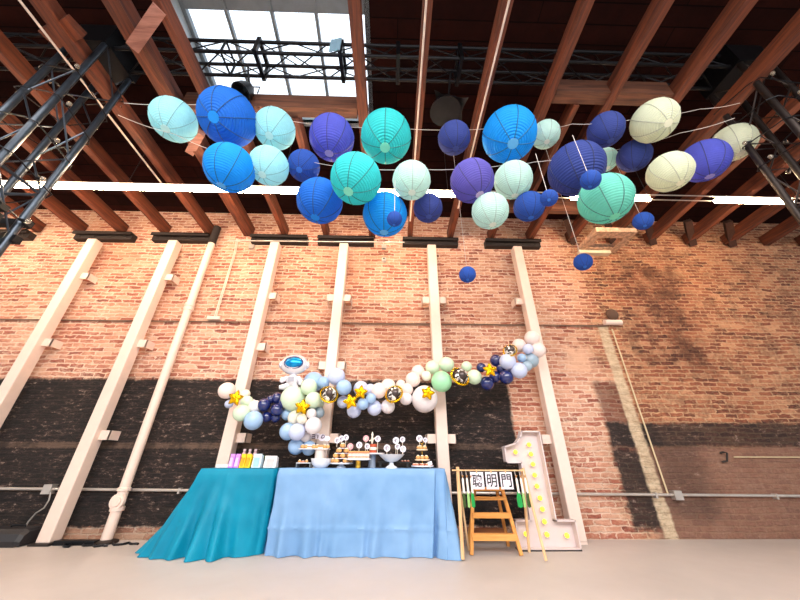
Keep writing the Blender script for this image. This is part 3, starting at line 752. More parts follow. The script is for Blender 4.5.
for k in range(16):
    a_ = R.uniform(0, 6.28); e_ = R.uniform(.3, 1.2); L_ = .05; d_ = Vector((math.cos(a_)*math.cos(e_), math.sin(a_)*math.cos(e_)*.6, math.sin(e_)))
    m.ball(Vector((A.x, 4.07, ZT+.085))+d_*L_*.6, .008, .004, .024, 6, 6, axis=d_)
obj('leaves', m, pbr('dark_leaf', (66, 84, 30), .6), t)

# ------------------------------------------------------------------ desserts
china = pbr('white_china', (232, 232, 236), .25, var=.02); pastry = pbr('golden_pastry', (222, 168, 104), .7, var=.3, scale=40, bump=.4)
pastry2 = pbr('pink_filling', (222, 128, 100), .6, var=.25, scale=60, bump=.4); creamy = pbr('whipped_cream', (244, 232, 214), .6, bump=.3)
gold = pbr('gold_metal', (226, 176, 66), .25, .9, var=.05); card = pbr('topper_card', (236, 230, 244), .5, var=.03); ink = pbr('dark_violet_ink', (60, 40, 80), .6)
pinkc = pbr('pink_card', (232, 170, 176), .6)
choco = pbr('dark_board', (26, 22, 22), .5)
def disc_prof(r, h=.012, rim=.006): return [(r*.7, 0), (r, h*.5), (r+rim*.3, h+rim), (r-.006, h+rim), (r-.012, h), (0, h)]
NP = [0]
def snack(x, y, z, kind, lab, grp, r=.022):
    """small pastry: base and topping"""
    t = thing('pastry', lab, 'pastry', (x, y, z), grp)
    if kind == 'puff':
        obj('pastry_body', MB().ball((x, y, z+r*.7), r, r, r*.72, 12, 8), pastry, t)
        obj('cream_top', MB().ball((x, y, z+r*1.3), r*.6, r*.6, r*.4, 10, 6), creamy, t)
    elif kind == 'sandwich':
        obj('lower_slice', MB().box(x-r, x+r, y-r, y+r, z, z+.012), creamy, t, bevel=.003)
        obj('filling', MB().box(x-r*.95, x+r*.95, y-r*.95, y+r*.95, z+.012, z+.024), pastry2, t)
        obj('upper_slice', MB().box(x-r, x+r, y-r, y+r, z+.024, z+.038), pastry if NP[0] % 2 else creamy, t, bevel=.003)
    else:
        m = MB(); m.lathe((x, y, z), [(r*.5, 0), (r, r*.15), (r*1.02, r*.7), (r*.6, r*.95), (r*.3, r*.7)], 14); obj('pastry_body', m, pastry2 if kind == 'tart' else pastry, t)
        obj('icing', MB().lathe((x, y, z+r*.8), [(r*.85, 0), (r*.6, r*.25), (r*.25, r*.1)], 12), creamy, t)
    NP[0] += 1
    return t
def topper(px, py, Y, zb, lab, r=.033, mat=None, grp='round paper toppers on the desserts'):
    P = atY(px, py, Y); t = thing('topper', lab, 'cake topper', (P.x, Y, zb), grp)
    if P.z-zb > r: obj('stick', MB().tube([(P.x, Y+.004, zb), (P.x, Y+.004, P.z)], .003, 6), creamy, t)
    n = 12; m = MB(); pr = [(P.x+r*(1+.06*(k % 2))*math.cos(2*PI*k/(2*n)), P.z+r*(1+.06*(k % 2))*math.sin(2*PI*k/(2*n))) for k in range(2*n)]
    obj('disc', m.prism(pr, Y-.002, Y+.002), mat or card, t)
    m = MB(); m.tube([(P.x+r*.45*math.cos(a_*PI/5), Y-.004, P.z+r*.45*math.sin(a_*PI/5)) for a_ in range(0, 9)], .003, 5)
    m.ball((P.x-r*.1, Y-.004, P.z), r*.16, .003, r*.16, 8, 6)
    obj('motif', m, ink if mat is None else creamy, t)
    return t
def pedestal(label, px, pyplate, Y, r, stem_r, stemmat, prof='column', base=True, platemat=None):
    P = atY(px, pyplate, Y); z = P.z
    t = thing('cake_stand', label, 'cake stand', (P.x, Y, ZT), 'cake stands on the blue table')
    obj('plate', MB().lathe((P.x, Y, z-.014), disc_prof(r), 32), platemat or china, t)
    if prof == 'column': obj('stem', MB().lathe((P.x, Y, ZT), [(stem_r, 0), (stem_r*1.03, .01), (stem_r*.95, .02), (stem_r*.95, z-ZT-.02), (stem_r*1.05, z-ZT-.012)], 20), stemmat, t)
    else: obj('stem', MB().lathe((P.x, Y, ZT), [(stem_r*2.6, 0), (stem_r*2.5, .008), (stem_r*1.2, .03), (stem_r, .06), (stem_r*.9, (z-ZT)*.6), (stem_r*1.3, z-ZT-.014)], 20), stemmat, t)
    return P.x, z+.002, t
# 1 long raised tray with pastries, left
Ya = 3.98
A = pw(300, 448.5, Ya); B = pw(329.5, 448.5, Ya)
t = thing('raised_tray', 'long raised white tray of pastries at the left of the blue table', 'cake stand', ((A.x+B.x)/2, Ya, ZT), 'cake stands on the blue table')
obj('tray', MB().box(A.x, B.x, Ya-.07, Ya+.07, A.z-.01, A.z), china, t, bevel=.004)
cxp = pw(320.5, 450, Ya).x
obj('stand', MB().lathe((cxp, Ya, ZT), [(.07, 0), (.07, .01), (.055, .02), (.055, A.z-ZT-.02), (.065, A.z-ZT-.01)], 20), pbr('pale_stone', (214, 206, 200), .5), t)
k = 0
for px in (303.2, 306.8, 310.4, 314, 317.6, 321.2, 324.8, 328):
    k += 1; snack(pw(px, 448, Ya).x, Ya-.03, A.z, 'puff' if k % 3 else 'sandwich', '%s pastry from the left on the long raised tray' % ORD[k-1], 'pastries on the long raised tray', .027)
# lettering sign above
t = thing('cake_sign', 'pale paper banner with dark letters above the long tray', 'cake topper', (pw(316, 440, Ya).x, Ya+.03, A.z))
for n_, (px, py, r_) in enumerate(((307, 437, .05), (312.5, 435.5, .042), (317, 436, .04), (322, 437.5, .045), (327, 438.5, .035))):
    P = pw(px, py, Ya+.03); pr = [(P.x+r_*math.cos(2*PI*q/16), P.z+r_*.85*math.sin(2*PI*q/16)) for q in range(16)]
    b_ = obj('scallop', MB().prism(pr, Ya+.028+n_*.002, Ya+.032+n_*.002), card, t)
for px in (308, 324): P = pw(px, 440, Ya+.03); obj('stick', MB().tube([(P.x, Ya+.04, A.z), (P.x, Ya+.04, P.z)], .003, 6), creamy, t)
for (px, pts_) in ((313.6, [(-.02, .02), (.016, .02), (.014, 0), (.02, -.018), (-.016, -.02), (-.018, 0), (.01, 0)]), (317.9, [(-.014, .02), (0, 0), (.014, .02), (0, 0), (0, -.02)]), (323, [(-.02, -.015), (-.008, .018), (.01, .014), (.02, -.004), (0, -.018), (-.02, -.015)])):
    P = pw(px, 436.5, Ya+.02); obj('letter', MB().tube([(P.x+a_, Ya+.02, P.z+b_) for a_, b_ in pts_], .0045, 5), ink, t)
# 2 clear low riser at far left
A = pw(297, 462.5, 3.95); B = pw(311, 462.5, 3.95)
t = thing('acrylic_riser', 'low riser with small pastries at the far left of the blue table', 'riser', ((A.x+B.x)/2, 3.97, ZT))
obj('riser_top', MB().box(A.x, B.x, 3.92, 4.04, A.z-.008, A.z), china, t)
for xx in (A.x+.004, B.x-.004): obj('riser_side', MB().box(xx-.004, xx+.004, 3.92, 4.04, ZT, A.z-.008), pbr('acrylic_edge', (120, 130, 136), .2), t)
for n_, px in enumerate((299.5, 303, 306.5)): snack(pw(px, 462, 3.95).x, 3.95, A.z, 'tart' if n_ % 2 else 'puff', '%s small pastry on the low riser' % ('left', 'middle', 'right')[n_], 'pastries on the low riser', .019)
# 3 white bowl
P = pw(319.5, 467, 3.87)
zt2 = pw(319.5, 458.3, 3.87).z; h = zt2-ZT; r_ = .118
t = thing('bowl', 'round white bowl in front of the long raised tray', 'bowl', (P.x, 3.93, ZT))
obj('bowl_body', MB().lathe((P.x, 3.93, ZT), [(r_*.5, 0), (r_*.55, .004), (r_*.84, h*.4), (r_, h), (r_-.006, h), (r_*.8, h*.42), (r_*.5, .012), (0, .012)], 32), china, t)
obj('contents', MB().lathe((P.x, 3.93, ZT+h*.8), [(r_*.9, 0), (r_*.6, .012), (0, .02)], 24), pbr('pale_sweets', (240, 214, 206), .7, bump=.6, bscale=50), t)
# 4 pyramid stand of filled croissants
x, z, t = pedestal('white pedestal stand stacked with a pyramid of puff pastries', 341.5, 463, 3.95, .13, .022, china, 'foot')
k = 0
for lay, (py, n_, rr) in enumerate(((461, 6, .10), (455, 5, .08), (449.5, 4, .058), (445.5, 2, .025))):
    zz = z+lay*.052
    for q in range(n_):
        a_ = 2*PI*q/n_+lay*.5+PI; k += 1
        snack(x+rr*math.cos(a_), 3.95+rr*math.sin(a_)*.7, zz, 'puff', 'puff pastry in %s layer of the pastry pyramid' % ('the lowest', 'the second', 'the third', 'the top')[lay], 'puff pastries of the pyramid, layer %s' % ORD[lay], .030)
    if lay < 3: obj('tier_board', MB().lathe((x, 3.95, zz+.040), [(rr*.9, 0), (rr*.9, .006), (0, .006)], 20), card, t)
for n_, (px, py) in enumerate(((337.3, 440.4), (341.5, 438.5), (346, 437.5))):
    topper(px, py, 3.93+.006*n_, z+.16, '%s violet-lettered topper above the pastry pyramid' % ('left', 'middle', 'right')[n_], .031)
topper(350.3, 446.5, 3.98, z+.05, 'pink round topper right of the pastry pyramid', .034, pinkc)
# 5 gold stand with sandwiches
x, z, t = pedestal('gold-footed stand with layered sandwiches in the middle of the blue table', 358.5, 459, 3.9, .145, .03, gold)
for n_, px in enumerate((350, 353.5, 357, 360.5, 364, 367.5)):
    for lv in (0, 1): snack(pw(px, 456, 3.88).x, 3.88, z+lv*.04, 'sandwich', '%s sandwich from the left in the %s row on the gold stand' % (ORD[n_], 'upper' if lv else 'lower'), 'layered sandwiches on the gold stand', .019)
topper(359.3, 445, 3.88, z+.08, 'round white topper standing on the gold stand', .033)
# 6 tall blue-grey stand
x, z, t = pedestal('tall blue-grey cake stand with a white plate behind the compote', 372.3, 453.3, 4.03, .145, .045, pbr('blue_grey_ceramic', (150, 160, 176), .35))
xx = pw(373, 450, 4.03).x
for lv in (0, 1, 2):
    m = MB().lathe((xx, 4.03, z+lv*.033), [(.042, 0), (.045, .006), (.045, .026), (.04, .03)], 20)
    o = obj('terracotta_cake', m, pbr('terracotta_icing', (190, 84, 52), .6) if lv != 1 else creamy); tag(o, '%s layer of the small orange cake on the tall stand' % ('bottom orange', 'white middle', 'top orange')[lv], 'cake', 'cake layers on the tall stand')
topper(366, 438.5, 4.0, z, 'pink round topper at the left of the tall blue-grey stand', .034, pinkc)
topper(377.8, 438.8, 4.0, z, 'round white topper at the right of the tall blue-grey stand', .033)
topper(367.3, 446.3, 3.99, z, 'white topper with violet motif low on the tall stand', .03)
P = pw(372.3, 437, 4.02); t = thing('topper', 'slim white upright topper above the small orange cake', 'cake topper', (P.x, 4.02, z+.09))
obj('figure', MB().lathe((P.x, 4.02, z+.1), [(.008, 0), (.016, .04), (.01, .08), (.015, .1), (.004, .13)], 10).bar((P.x-.035, 4.02, z+.13), (P.x+.035, 4.02, z+.16), .008, .014), creamy, t)
# 7 compote bowl
P = pw(391.5, 454, 3.86); zc = P.z; t = thing('compote_bowl', 'wide white footed bowl holding round lollipops', 'bowl', (P.x, 3.95, ZT)); Yc = 3.95
zc = pw(391.5, 454.3, Yc).z; zb_ = pw(391.5, 461, Yc).z
obj('bowl_body', MB().lathe((P.x, Yc, zb_), [(.03, -.01), (.07, .0), (.12, (zc-zb_)*.55), (.152, zc-zb_), (.146, zc-zb_), (.11, (zc-zb_)*.6), (0, .02)], 36), china, t)
obj('foot', MB().lathe((P.x, Yc, ZT), [(.07, 0), (.066, .01), (.03, .03), (.022, .06), (.03, zb_-ZT)], 24), china, t)
obj('filling', MB().lathe((P.x, Yc, zc-.02), [(.13, 0), (.08, .018), (0, .024)], 20), pbr('pale_sweets', (240, 214, 206), .7), t)
for n_, (px, py, lab, r_) in enumerate(((389, 447.8, 'lollipop', .0), (387, 448, 'left low', .036), (396, 440.5, 'tall centre', .036), (402.5, 439.5, 'tall right', .030), (397.5, 446.5, 'low centre', .03), (403, 449, 'low right', .034))):
    if r_: topper(px, py, Yc-.03+.008*n_, zc-.01, '%s round white lollipop in the footed bowl' % lab, r_, grp='lollipops in the footed bowl')
m = MB(); P2 = pw(393, 450, Yc); 
# 8 dark serving boards behind
for n_, (pa, pb, py) in enumerate(((378, 410, 461.5),)):
    A = pw(pa, py, 4.08); B = pw(pb, py, 4.08)
    t = thing('serving_board', 'dark raised serving board behind the footed bowl', 'serving board', ((A.x+B.x)/2, 4.06, ZT))
    obj('board', MB().box(A.x, B.x, 4.02, 4.10, A.z-.012, A.z), choco, t)
    for xx in (A.x+.03, B.x-.03): obj('foot', MB().box(xx-.012, xx+.012, 4.03, 4.09, ZT, A.z-.012), choco, t)
    for q, px in enumerate((402, 405, 408)): snack(pw(px, 459, 4.06).x, 4.06, A.z, 'tart', '%s small tart on the dark serving board' % ('left', 'middle', 'right')[q], 'tarts on the dark board', .015)
# 9 three tier stand
Y9 = 3.93; P = pw(422.5, 467, Y9); xs9 = P.x
t = thing('tiered_stand', 'three-tier stand of small cakes at the right end of the blue table', 'cake stand', (xs9, Y9, ZT), 'cake stands on the blue table')
zs = [pw(422, 467, Y9).z+.012, pw(422, 459.5, Y9).z, pw(422, 449.5, Y9).z]; zs[0] = max(zs[0], ZT+.016)
obj('rod', MB().tube([(xs9, Y9, ZT), (xs9, Y9, zs[2]+.06)], .005, 8), gold, t)
for z9, r9 in zip(zs, (.125, .085, .065)):
    obj('tier_plate', MB().lathe((xs9, Y9, z9-.014), disc_prof(r9), 28), china if r9 > .1 else pbr('cream_plate', (236, 218, 190), .3), t)
obj('handle', MB().tube([(xs9+.018*math.cos(a_*PI/6), Y9, zs[2]+.078+.018*math.sin(a_*PI/6)) for a_ in range(12)]+[(xs9+.018, Y9, zs[2]+.078)], .003, 6), gold, t)
for lv, (n_, rr, kind, sz) in enumerate(((9, .092, 'tart', .022), (6, .055, 'puff', .026), (5, .04, 'puff', .024))):
    for q in range(n_):
        a_ = 2*PI*q/n_+.4
        snack(xs9+rr*math.cos(a_), Y9+rr*math.sin(a_), zs[lv]+.002, kind, 'small cake on the %s plate of the three-tier stand' % ('bottom', 'middle', 'top')[lv], 'cakes on the %s plate of the three-tier stand' % ('bottom', 'middle', 'top')[lv], sz)
topper(419.5, 438.5, Y9, zs[2]+.02, 'grey-white topper on top of the three-tier stand at left', .036); topper(425.3, 440, Y9+.01, zs[2]+.02, 'small white topper on top of the three-tier stand at right', .026)
P = pw(429.5, 463.2, Y9-.05); t = thing('name_card', 'small white tilted card in front of the three-tier stand', 'card', (P.x, Y9-.05, ZT))
obj('card_face', MB().obox((P.x, Y9-.1, P.z), (.022, 0, .006), (0, .0015, 0), (-.005, 0, .017)), card, t); obj('card_stick', MB().tube([(P.x, Y9-.098, ZT), (P.x, Y9-.098, P.z)], .002, 5), creamy, t)

# ------------------------------------------------------------------ marquee number 1
YM = 3.98
def mq(px, py): p = atY(px, py, YM); return p.x, p.z
x_r = (mq(540, 431.5)[0]+mq(556, 521)[0])/2; z_t = mq(530, 431.5)[1]
xbl, xbr = mq(520, 551)[0], mq(582, 552)[0]; z_b = mq(550, 521)[1]; x_l = mq(531, 521)[0]
fx, fz = mq(505.5, 447)[0], mq(505, 447)[1]
z_f = mq(507, 462.5)[1]; x_n = mq(522, 432)[0]; xfl = mq(504.8, 447)[0]
poly = [(xbl, .012), (xbr, .012), (xbr, z_b), (x_r, z_b), (x_r, z_t), (x_n, z_t), (x_n-.03, z_t-.07), (x_n-.09, fz+.04), (xfl, fz), (xfl, z_f), (x_l, z_f), (x_l, z_b), (xbl, z_b)]
t = thing('marquee_number', 'large white light-up number one with yellow bulbs beside the rack', 'marquee light', ((xbl+xbr)/2, YM, 0))
wmq = pbr('marquee_white', (214, 198, 198), .45, var=.03)
obj('back_panel', MB().prism(poly, YM+.09, YM+.11), wmq, t)
rim = MB(); n = len(poly)
cx_ = sum(p[0] for p in poly)/n
for i in range(n):
    a_, b_ = Vector(poly[i]), Vector(poly[(i+1) % n]); d_ = (b_-a_).normalized(); nn = Vector((d_.y, -d_.x))*-.006
    ex = d_*.006
    p = [a_-ex+nn, b_+ex+nn, b_+ex-nn, a_-ex-nn]
    rim.prism([tuple(q) for q in p], YM, YM+.1)
obj('rim', rim, wmq, t)
bm_ = emit('yellow_bulb', (255, 222, 60), 1.1)
for px, py in ((515.6, 452), (529, 444.5), (531, 454), (533, 464), (534.8, 475), (537, 486), (540, 498), (542.5, 509), (544.5, 521.5), (547, 534.5), (526, 534), (567, 535.5)):
    p = atY(px, py, YM+.04)
    b_ = obj('bulb', MB().ball((p.x, YM+.04, p.z), .024, n=14, m=10), bm_, t)
    obj('bulb_socket', MB().tube([(p.x, YM+.055, p.z), (p.x, YM+.092, p.z)], .014, 10), wmq, b_)
obj('foot_strip', MB().box(xbl-.004, xbr+.004, YM-.004, YM+.12, 0, .012), dark, t)

# ------------------------------------------------------------------ wooden rack with calligraphy
WL = wood('light_dowel_wood', (206, 160, 112), (236, 200, 156), axis=2); WO = wood('orange_ladder_wood', (188, 120, 50), (222, 158, 84), axis=2)
zr = .745
fl1 = Vector((*fl(463, 561), 0)); fr1 = Vector((*fl(546.5, 562.5), 0)); bl1 = Vector((*fl(469, 552), 0)); br1 = Vector((*fl(529.5, 553.5), 0))
Yr = 3.74
TLp = atY(457.5, 467, Yr); TRp = atY(523, 468, Yr)
t = thing('display_rack', 'pale wooden dowel rack with a crossbar in front of the ladder', 'rack', (TLp.x, Yr, 0))
for n_, (a_, b_, r_) in enumerate(((TLp, fl1, .018), (TRp, fr1, .013), (TRp+Vector((.0, .03, -.01)), br1, .014))): 
    b_ = Vector(b_); b_.z = .012
    obj('leg', MB().tube([a_, b_], r_, 12), WL, t)
b_ = bl1.copy(); b_.z = .012; obj('leg', MB().tube([TLp+Vector((.0, .03, -.02)), b_], .012, 10), WL, t)
A = atY(452, 470.3, Yr-.02); B = atY(523, 470.3, Yr-.02); B.z = A.z
obj('crossbar', MB().tube([A, B], .0075, 10), WL, t)
zrod = A.z
# three paper sheets with characters
paper = pbr('calligraphy_paper', (236, 226, 236), .7, var=.02); inkb = pbr('brush_ink', (16, 12, 18), .6)
yp = Yr-.03
for n_, (pa, pb, ch, lab) in enumerate(((470.3, 484.6, '聰', 'left paper sheet with a dense brush character on the rack'), (485, 499, '明', 'middle paper sheet with a brush character on the rack'), (499.4, 513.8, '門', 'right paper sheet with a gate-shaped brush character on the rack'))):
    A = atY(pa, 472, yp); B = atY(pb, 489.3, yp)
    t = thing('calligraphy_sheet', lab, 'paper sheet', ((A.x+B.x)/2, yp, B.z), 'calligraphy sheets on the rack')
    obj('paper', MB().box(A.x-.001, B.x+.001, yp-.0015, yp, B.z, A.z), paper, t)
    obj('clip', MB().box((A.x+B.x)/2-.006, (A.x+B.x)/2+.006, yp-.006, yp+.004, A.z-.01, zrod+.01), WL, t)
    cu = bpy.data.curves.new('character', 'FONT'); cu.body = ch; cu.size = .135; cu.align_x = 'CENTER'; cu.extrude = .0006; cu.offset = .0018
    tmp = bpy.data.objects.new('tmp', cu); COL.objects.link(tmp); bpy.context.view_layer.update()
    me = bpy.data.meshes.new_from_object(tmp.evaluated_get(bpy.context.evaluated_depsgraph_get())); bpy.data.objects.remove(tmp)
    xs_ = [v.co.x for v in me.vertices]; ys_ = [v.co.y for v in me.vertices]
    mx, my = (min(xs_)+max(xs_))/2, (min(ys_)+max(ys_))/2
    tw = (B.x-A.x)*.80; thh = (A.z-B.z)*.76; sx_, sy_ = tw/(max(xs_)-min(xs_)), thh/(max(ys_)-min(ys_))
    org = ORG[t.name]
    for v in me.vertices:
        c_ = v.co.copy(); v.co = Vector(((A.x+B.x)/2+(c_.x-mx)*sx_, yp-.0025-c_.z, (A.z+B.z)/2+(c_.y-my)*sy_))-org
    me.materials.clear(); me.materials.append(inkb)
    o = bpy.data.objects.new('brush_character', me); COL.objects.link(o); o.parent = t
# scallions
greens = [pbr('dark_olive_leaf', (52, 78, 28), .6), pbr('pale_green_leaf', (150, 196, 120), .6), pbr('bright_green_leaf', (16, 152, 70), .6)]
stalk = pbr('white_stalk', (236, 226, 220), .5)
def scallion(px, gi, w, lab, py1=508):
    Yg = Yr-.045; P = atY(px, 480, Yg); zt_ = zrod-.0; z1 = atY(px, 492, Yg).z; z2 = atY(px, py1, Yg).z
    t = thing('scallion', lab, 'vegetable', (P.x, Yg, z2), 'scallions hung on the rack')
    obj('stalk', MB().tube([(P.x, Yg, P.z+.02), (P.x, Yg, P.z), (P.x+.003, Yg, z1-.01)], [.006, .011, .012], 10), stalk, t)
    m = MB()
    for k in range(5):
        a_ = (k-2)/2; m.tube([(P.x+a_*.004, Yg+.004*(k % 2), z1), (P.x+a_*w*.8, Yg+.006*(k % 2), (z1+z2)/2+.02), (P.x+a_*w, Yg, z2+abs(a_)*.01)], [.008, w*.5, w*.33], 8)
    obj('leaves', m, greens[gi], t)
    m = MB()
    for k in range(5): m.tube([(P.x, Yg, P.z+.02), (P.x+(k-2)*.006, Yg-.002, P.z+.045)], .0015, 4)
    obj('roots', m, pbr('root_hair', (170, 120, 70), .8), t)
    obj('string', MB().tube([(P.x, Yg+.012, P.z+.01), (P.x, Yr-.02, zrod)], .002, 5), stalk, t)
for args in ((462.8, 0, .012, 'dark olive scallion at the left end of the rack crossbar'), (467, 1, .010, 'pale green scallion between two darker ones at left of the rack'), (471.2, 2, .014, 'bright green scallion left of the paper sheets'),
             (516.6, 2, .020, 'bright green scallion right of the paper sheets'), (521, 1, .010, 'pale green scallion beside the rack right leg'), (525.3, 0, .014, 'dark olive scallion at the right end of the rack crossbar')): scallion(*args)
# ladder behind
zt_l = atY(474, 486, 4.0).z
L0 = Vector((*fl(471.5, 555.5), 0)); R0 = Vector((*fl(521.5, 556), 0))
Lt = atY(472.5, 489, 3.98); Rt = atY(502, 489, 3.98)
t = thing('step_ladder', 'orange-brown wooden folding step ladder behind the calligraphy rack', 'ladder', ((L0.x+R0.x)/2, 4.0, 0))
obj('stile', MB().bar(L0+Vector((0, 0, .003)), Lt, .035, .03, (0, 1, 0)), WO, t); obj('stile', MB().bar(R0+Vector((0, 0, .003)), Rt, .035, .03, (0, 1, 0)), WO, t)
LB = Vector((*fl(468, 546), .003)); RB = Vector((*fl(508.5, 546.5), .003)); RB.y = min(RB.y, D-.2); LB.y = min(LB.y, D-.2)
Lt2 = atY(475, 489, 4.03); Rt2 = atY(496.5, 489, 4.03)
obj('rear_leg', MB().bar(LB, Lt2, .03, .025, (0, 1, 0)), WO, t); obj('rear_leg', MB().bar(RB, Rt2, .03, .025, (0, 1, 0)), WO, t)
def on(a_, b_, z): f_ = (z-a_.z)/(b_.z-a_.z); return a_.lerp(b_, f_)
WO2 = wood('orange_rung_wood', (192, 124, 52), (226, 164, 90), axis=0)
for py, hh in ((498.5, .03), (515, .045), (535.5, .055)):
    z = atY(490, py, 3.93).z; a_, b_ = on(L0, Lt, z), on(R0, Rt, z)
    obj('rung', MB().bar(a_, b_, .07, hh), WO2, t)
for py in (531,):
    z = atY(490, py, 4.15).z; a_, b_ = on(LB, Lt2, z), on(RB, Rt2, z)
    obj('rear_rail', MB().bar(a_, b_, .02, .05), wood('brown_rail_wood', (110, 60, 30), (150, 92, 50), axis=0), t)
obj('top_rail', MB().bar(Lt, Rt, .06, .035), WO2, t)
zm = (Lt.z+L0.z)/2
obj('hinge_bar', MB().bar((atY(491, 494, 3.96)), atY(491, 500, 3.96), .03, .02), dark, t)

# ------------------------------------------------------------------ balloons
BC = {'white': ((246, 240, 242), 'white'), 'cream': ((250, 246, 230), 'cream'), 'pinkw': ((252, 236, 230), 'pinkish white'), 'mint': ((226, 246, 220), 'pale mint'), 'green': ((174, 236, 190), 'fresh mint green'),
      'blue': ((172, 206, 242), 'light blue'), 'lav': ((212, 222, 250), 'lavender blue'), 'navy': ((22, 34, 96), 'navy blue'), 'grey': ((176, 198, 214), 'grey-blue')}
def balloon_mesh(key):
    m = MB(); prof = []
    for i in range(17):
        ph = PI*i/16; c_ = -math.cos(ph); s_ = math.sin(ph)
        prof.append((max(s_*(1.0+.03*c_), 0.0001 if i in (0, 16) else 0), c_*1.04-.06*max(0, -c_)**3))
    m.lathe((0, 0, 0), prof, 28); m.lathe((0, 0, -1.2), [(.09, 0), (.10, .02), (.04, .06), (.05, .14), (.02, .18)], 8)
    o = obj('balloon', m, pbr('latex_'+key, BC[key][0], .32 if key != 'navy' else .14, var=.03, coat=.25 if key != 'navy' else .8, trans=.22 if key != 'navy' else 0), keep=True)
    return o
LM = [('astronaut', 295, 372, 'foil astronaut'), ('s1', 235.5, 398, 'leftmost gold star'), ('s2', 302, 407, 'gold star under the astronaut'), ('s3', 351, 401, 'lower star of the close pair'), ('s4', 361, 392, 'upper star of the close pair'), ('s5', 427.5, 393, 'gold star on the big white balloon'), ('s6', 490, 370, 'gold star on the navy balloons'),
      ('r1', 329, 394, 'leftmost gold-ringed balloon'), ('r2', 394, 394, 'second gold-ringed balloon'), ('r3', 460, 376, 'third gold-ringed balloon'), ('r4', 510, 351, 'small gold-ringed balloon at right')]
BL = [ # x, y, r, colour, layer
 (227, 390.5, 8, 'pinkw', 1), (245.5, 394, 4.5, 'cream', 0), (229, 404, 4, 'lav', 0), (247, 402, 6, 'mint', 1), (241.5, 413, 8, 'mint', 2), (255, 407, 6.5, 'white', 1), (252.5, 402.5, 3.4, 'white', 0), (253.5, 420.5, 9, 'blue', 2),
 (264, 405, 6.6, 'navy', 1), (277, 398, 5.6, 'navy', 0), (277, 410, 6.4, 'navy', 1), (267, 417, 5.4, 'navy', 0), (271, 399.5, 4.2, 'navy', 0), (275.5, 418, 4.6, 'navy', 0), (283, 403, 4.6, 'navy', 1),
 (313.5, 382, 10, 'blue', 0), (323.5, 382.5, 6, 'blue', 1), (293, 398.5, 12.2, 'mint', 1), (309, 387, 8, 'mint', 2), (313.5, 400, 8, 'mint', 2), (317, 404, 7, 'mint', 0), (336.5, 376.5, 8.7, 'lav', 1), (344, 387.5, 7.7, 'blue', 2),
 (288, 414, 6.2, 'blue', 0), (295, 417.5, 7, 'cream', 1), (302, 419, 5, 'cream', 2), (311.5, 413.5, 5, 'white', 2), (319, 412.5, 5.6, 'grey', 0), (313.5, 425.5, 8.2, 'white', 2), (288, 431.5, 8.2, 'blue', 1), (297, 432, 8.2, 'lav', 2), (296.5, 446, 8, 'blue', 0), (309, 448, 7, 'blue', 0), (304, 426, 5.5, 'white', 0), (306, 437, 5, 'white', 0),
 (361, 388.5, 7.4, 'lav', 0), (370.5, 390, 6.2, 'lav', 0), (363, 404, 5.7, 'blue', 2), (371, 398.5, 5.2, 'blue', 2), (354, 410.5, 7.2, 'lav', 1), (374.5, 408, 7.4, 'lav', 1), (343, 402, 6, 'lav', 0), (379, 390.5, 7.7, 'pinkw', 2), (388, 386.5, 7.7, 'pinkw', 1), (388, 406.5, 7, 'white', 1), (401, 385, 5.2, 'pinkw', 0), (406, 398.5, 6.4, 'white', 1), (404, 389, 5.6, 'pinkw', 0),
 (418, 371.5, 6.7, 'pinkw', 0), (413, 379.5, 7.5, 'pinkw', 1), (407, 389.5, 6.2, 'pinkw', 1), (426.3, 376, 5, 'cream', 1), (432.3, 367.5, 7.1, 'mint', 0), (446.5, 364.5, 7.6, 'mint', 0), (441.5, 381.5, 10.4, 'green', 2), (424.5, 399, 13, 'white', 1), (466.5, 366.5, 5.2, 'mint', 0), (474.3, 377, 7.4, 'mint', 1),
 (481, 367.5, 4.8, 'navy', 0), (496, 360.5, 6.2, 'navy', 0), (487, 383.5, 7, 'navy', 1), (495, 377, 6, 'navy', 0), (506, 377.3, 7.3, 'navy', 1), (501, 368.5, 5, 'navy', 0), (507.5, 361.5, 8, 'lav', 2), (519, 370.5, 8, 'lav', 2), (512, 369, 5, 'lav', 0),
 (519, 345.5, 6.8, 'pinkw', 0), (532, 338, 7.4, 'pinkw', 1), (538, 350.2, 7.4, 'pinkw', 1), (528, 349, 5.2, 'lav', 1), (521.5, 358, 4.4, 'blue', 1), (530.5, 360, 8, 'grey', 0), (527, 366, 5, 'grey', 1)]
YG = 4.05
protos = {}; used = {}; ents = []
for (x, y, r_, c_, ly) in BL:
    n, lx_, ly_, nm = min(LM, key=lambda q: (q[1]-x)**2+(q[2]-y)**2)
    dx, dy = lx_-x, ly_-y
    if abs(dx) > abs(dy)*2: rel = 'left of' if dx > 0 else 'right of'
    elif abs(dy) > abs(dx)*2: rel = 'above' if dy > 0 else 'below'
    else: rel = ('above left of' if dx > 0 else 'above right of') if dy > 0 else ('below left of' if dx > 0 else 'below right of')
    size = 'small' if r_ < 5.6 else ('large' if r_ > 9.5 else 'medium')
    ents.append([x, y, r_, c_, ly, '%s %s balloon %s the %s' % (size, BC[c_][1], rel, nm)])
cnt = {}
for e in ents: cnt.setdefault(e[5], []).append(e)
for k_, l_ in cnt.items():
    if len(l_) > 1:
        hor = max(q[0] for q in l_)-min(q[0] for q in l_) >= max(q[1] for q in l_)-min(q[1] for q in l_)
        l_.sort(key=lambda q: q[0] if hor else q[1])
        names = (['left', 'right'] if hor else ['upper', 'lower']) if len(l_) == 2 else (['leftmost', 'middle', 'rightmost'] if len(l_) == 3 else [ORD[q]+' from left' for q in range(9)])
        for q, e in enumerate(l_): e[5] += ', %s' % names[q]
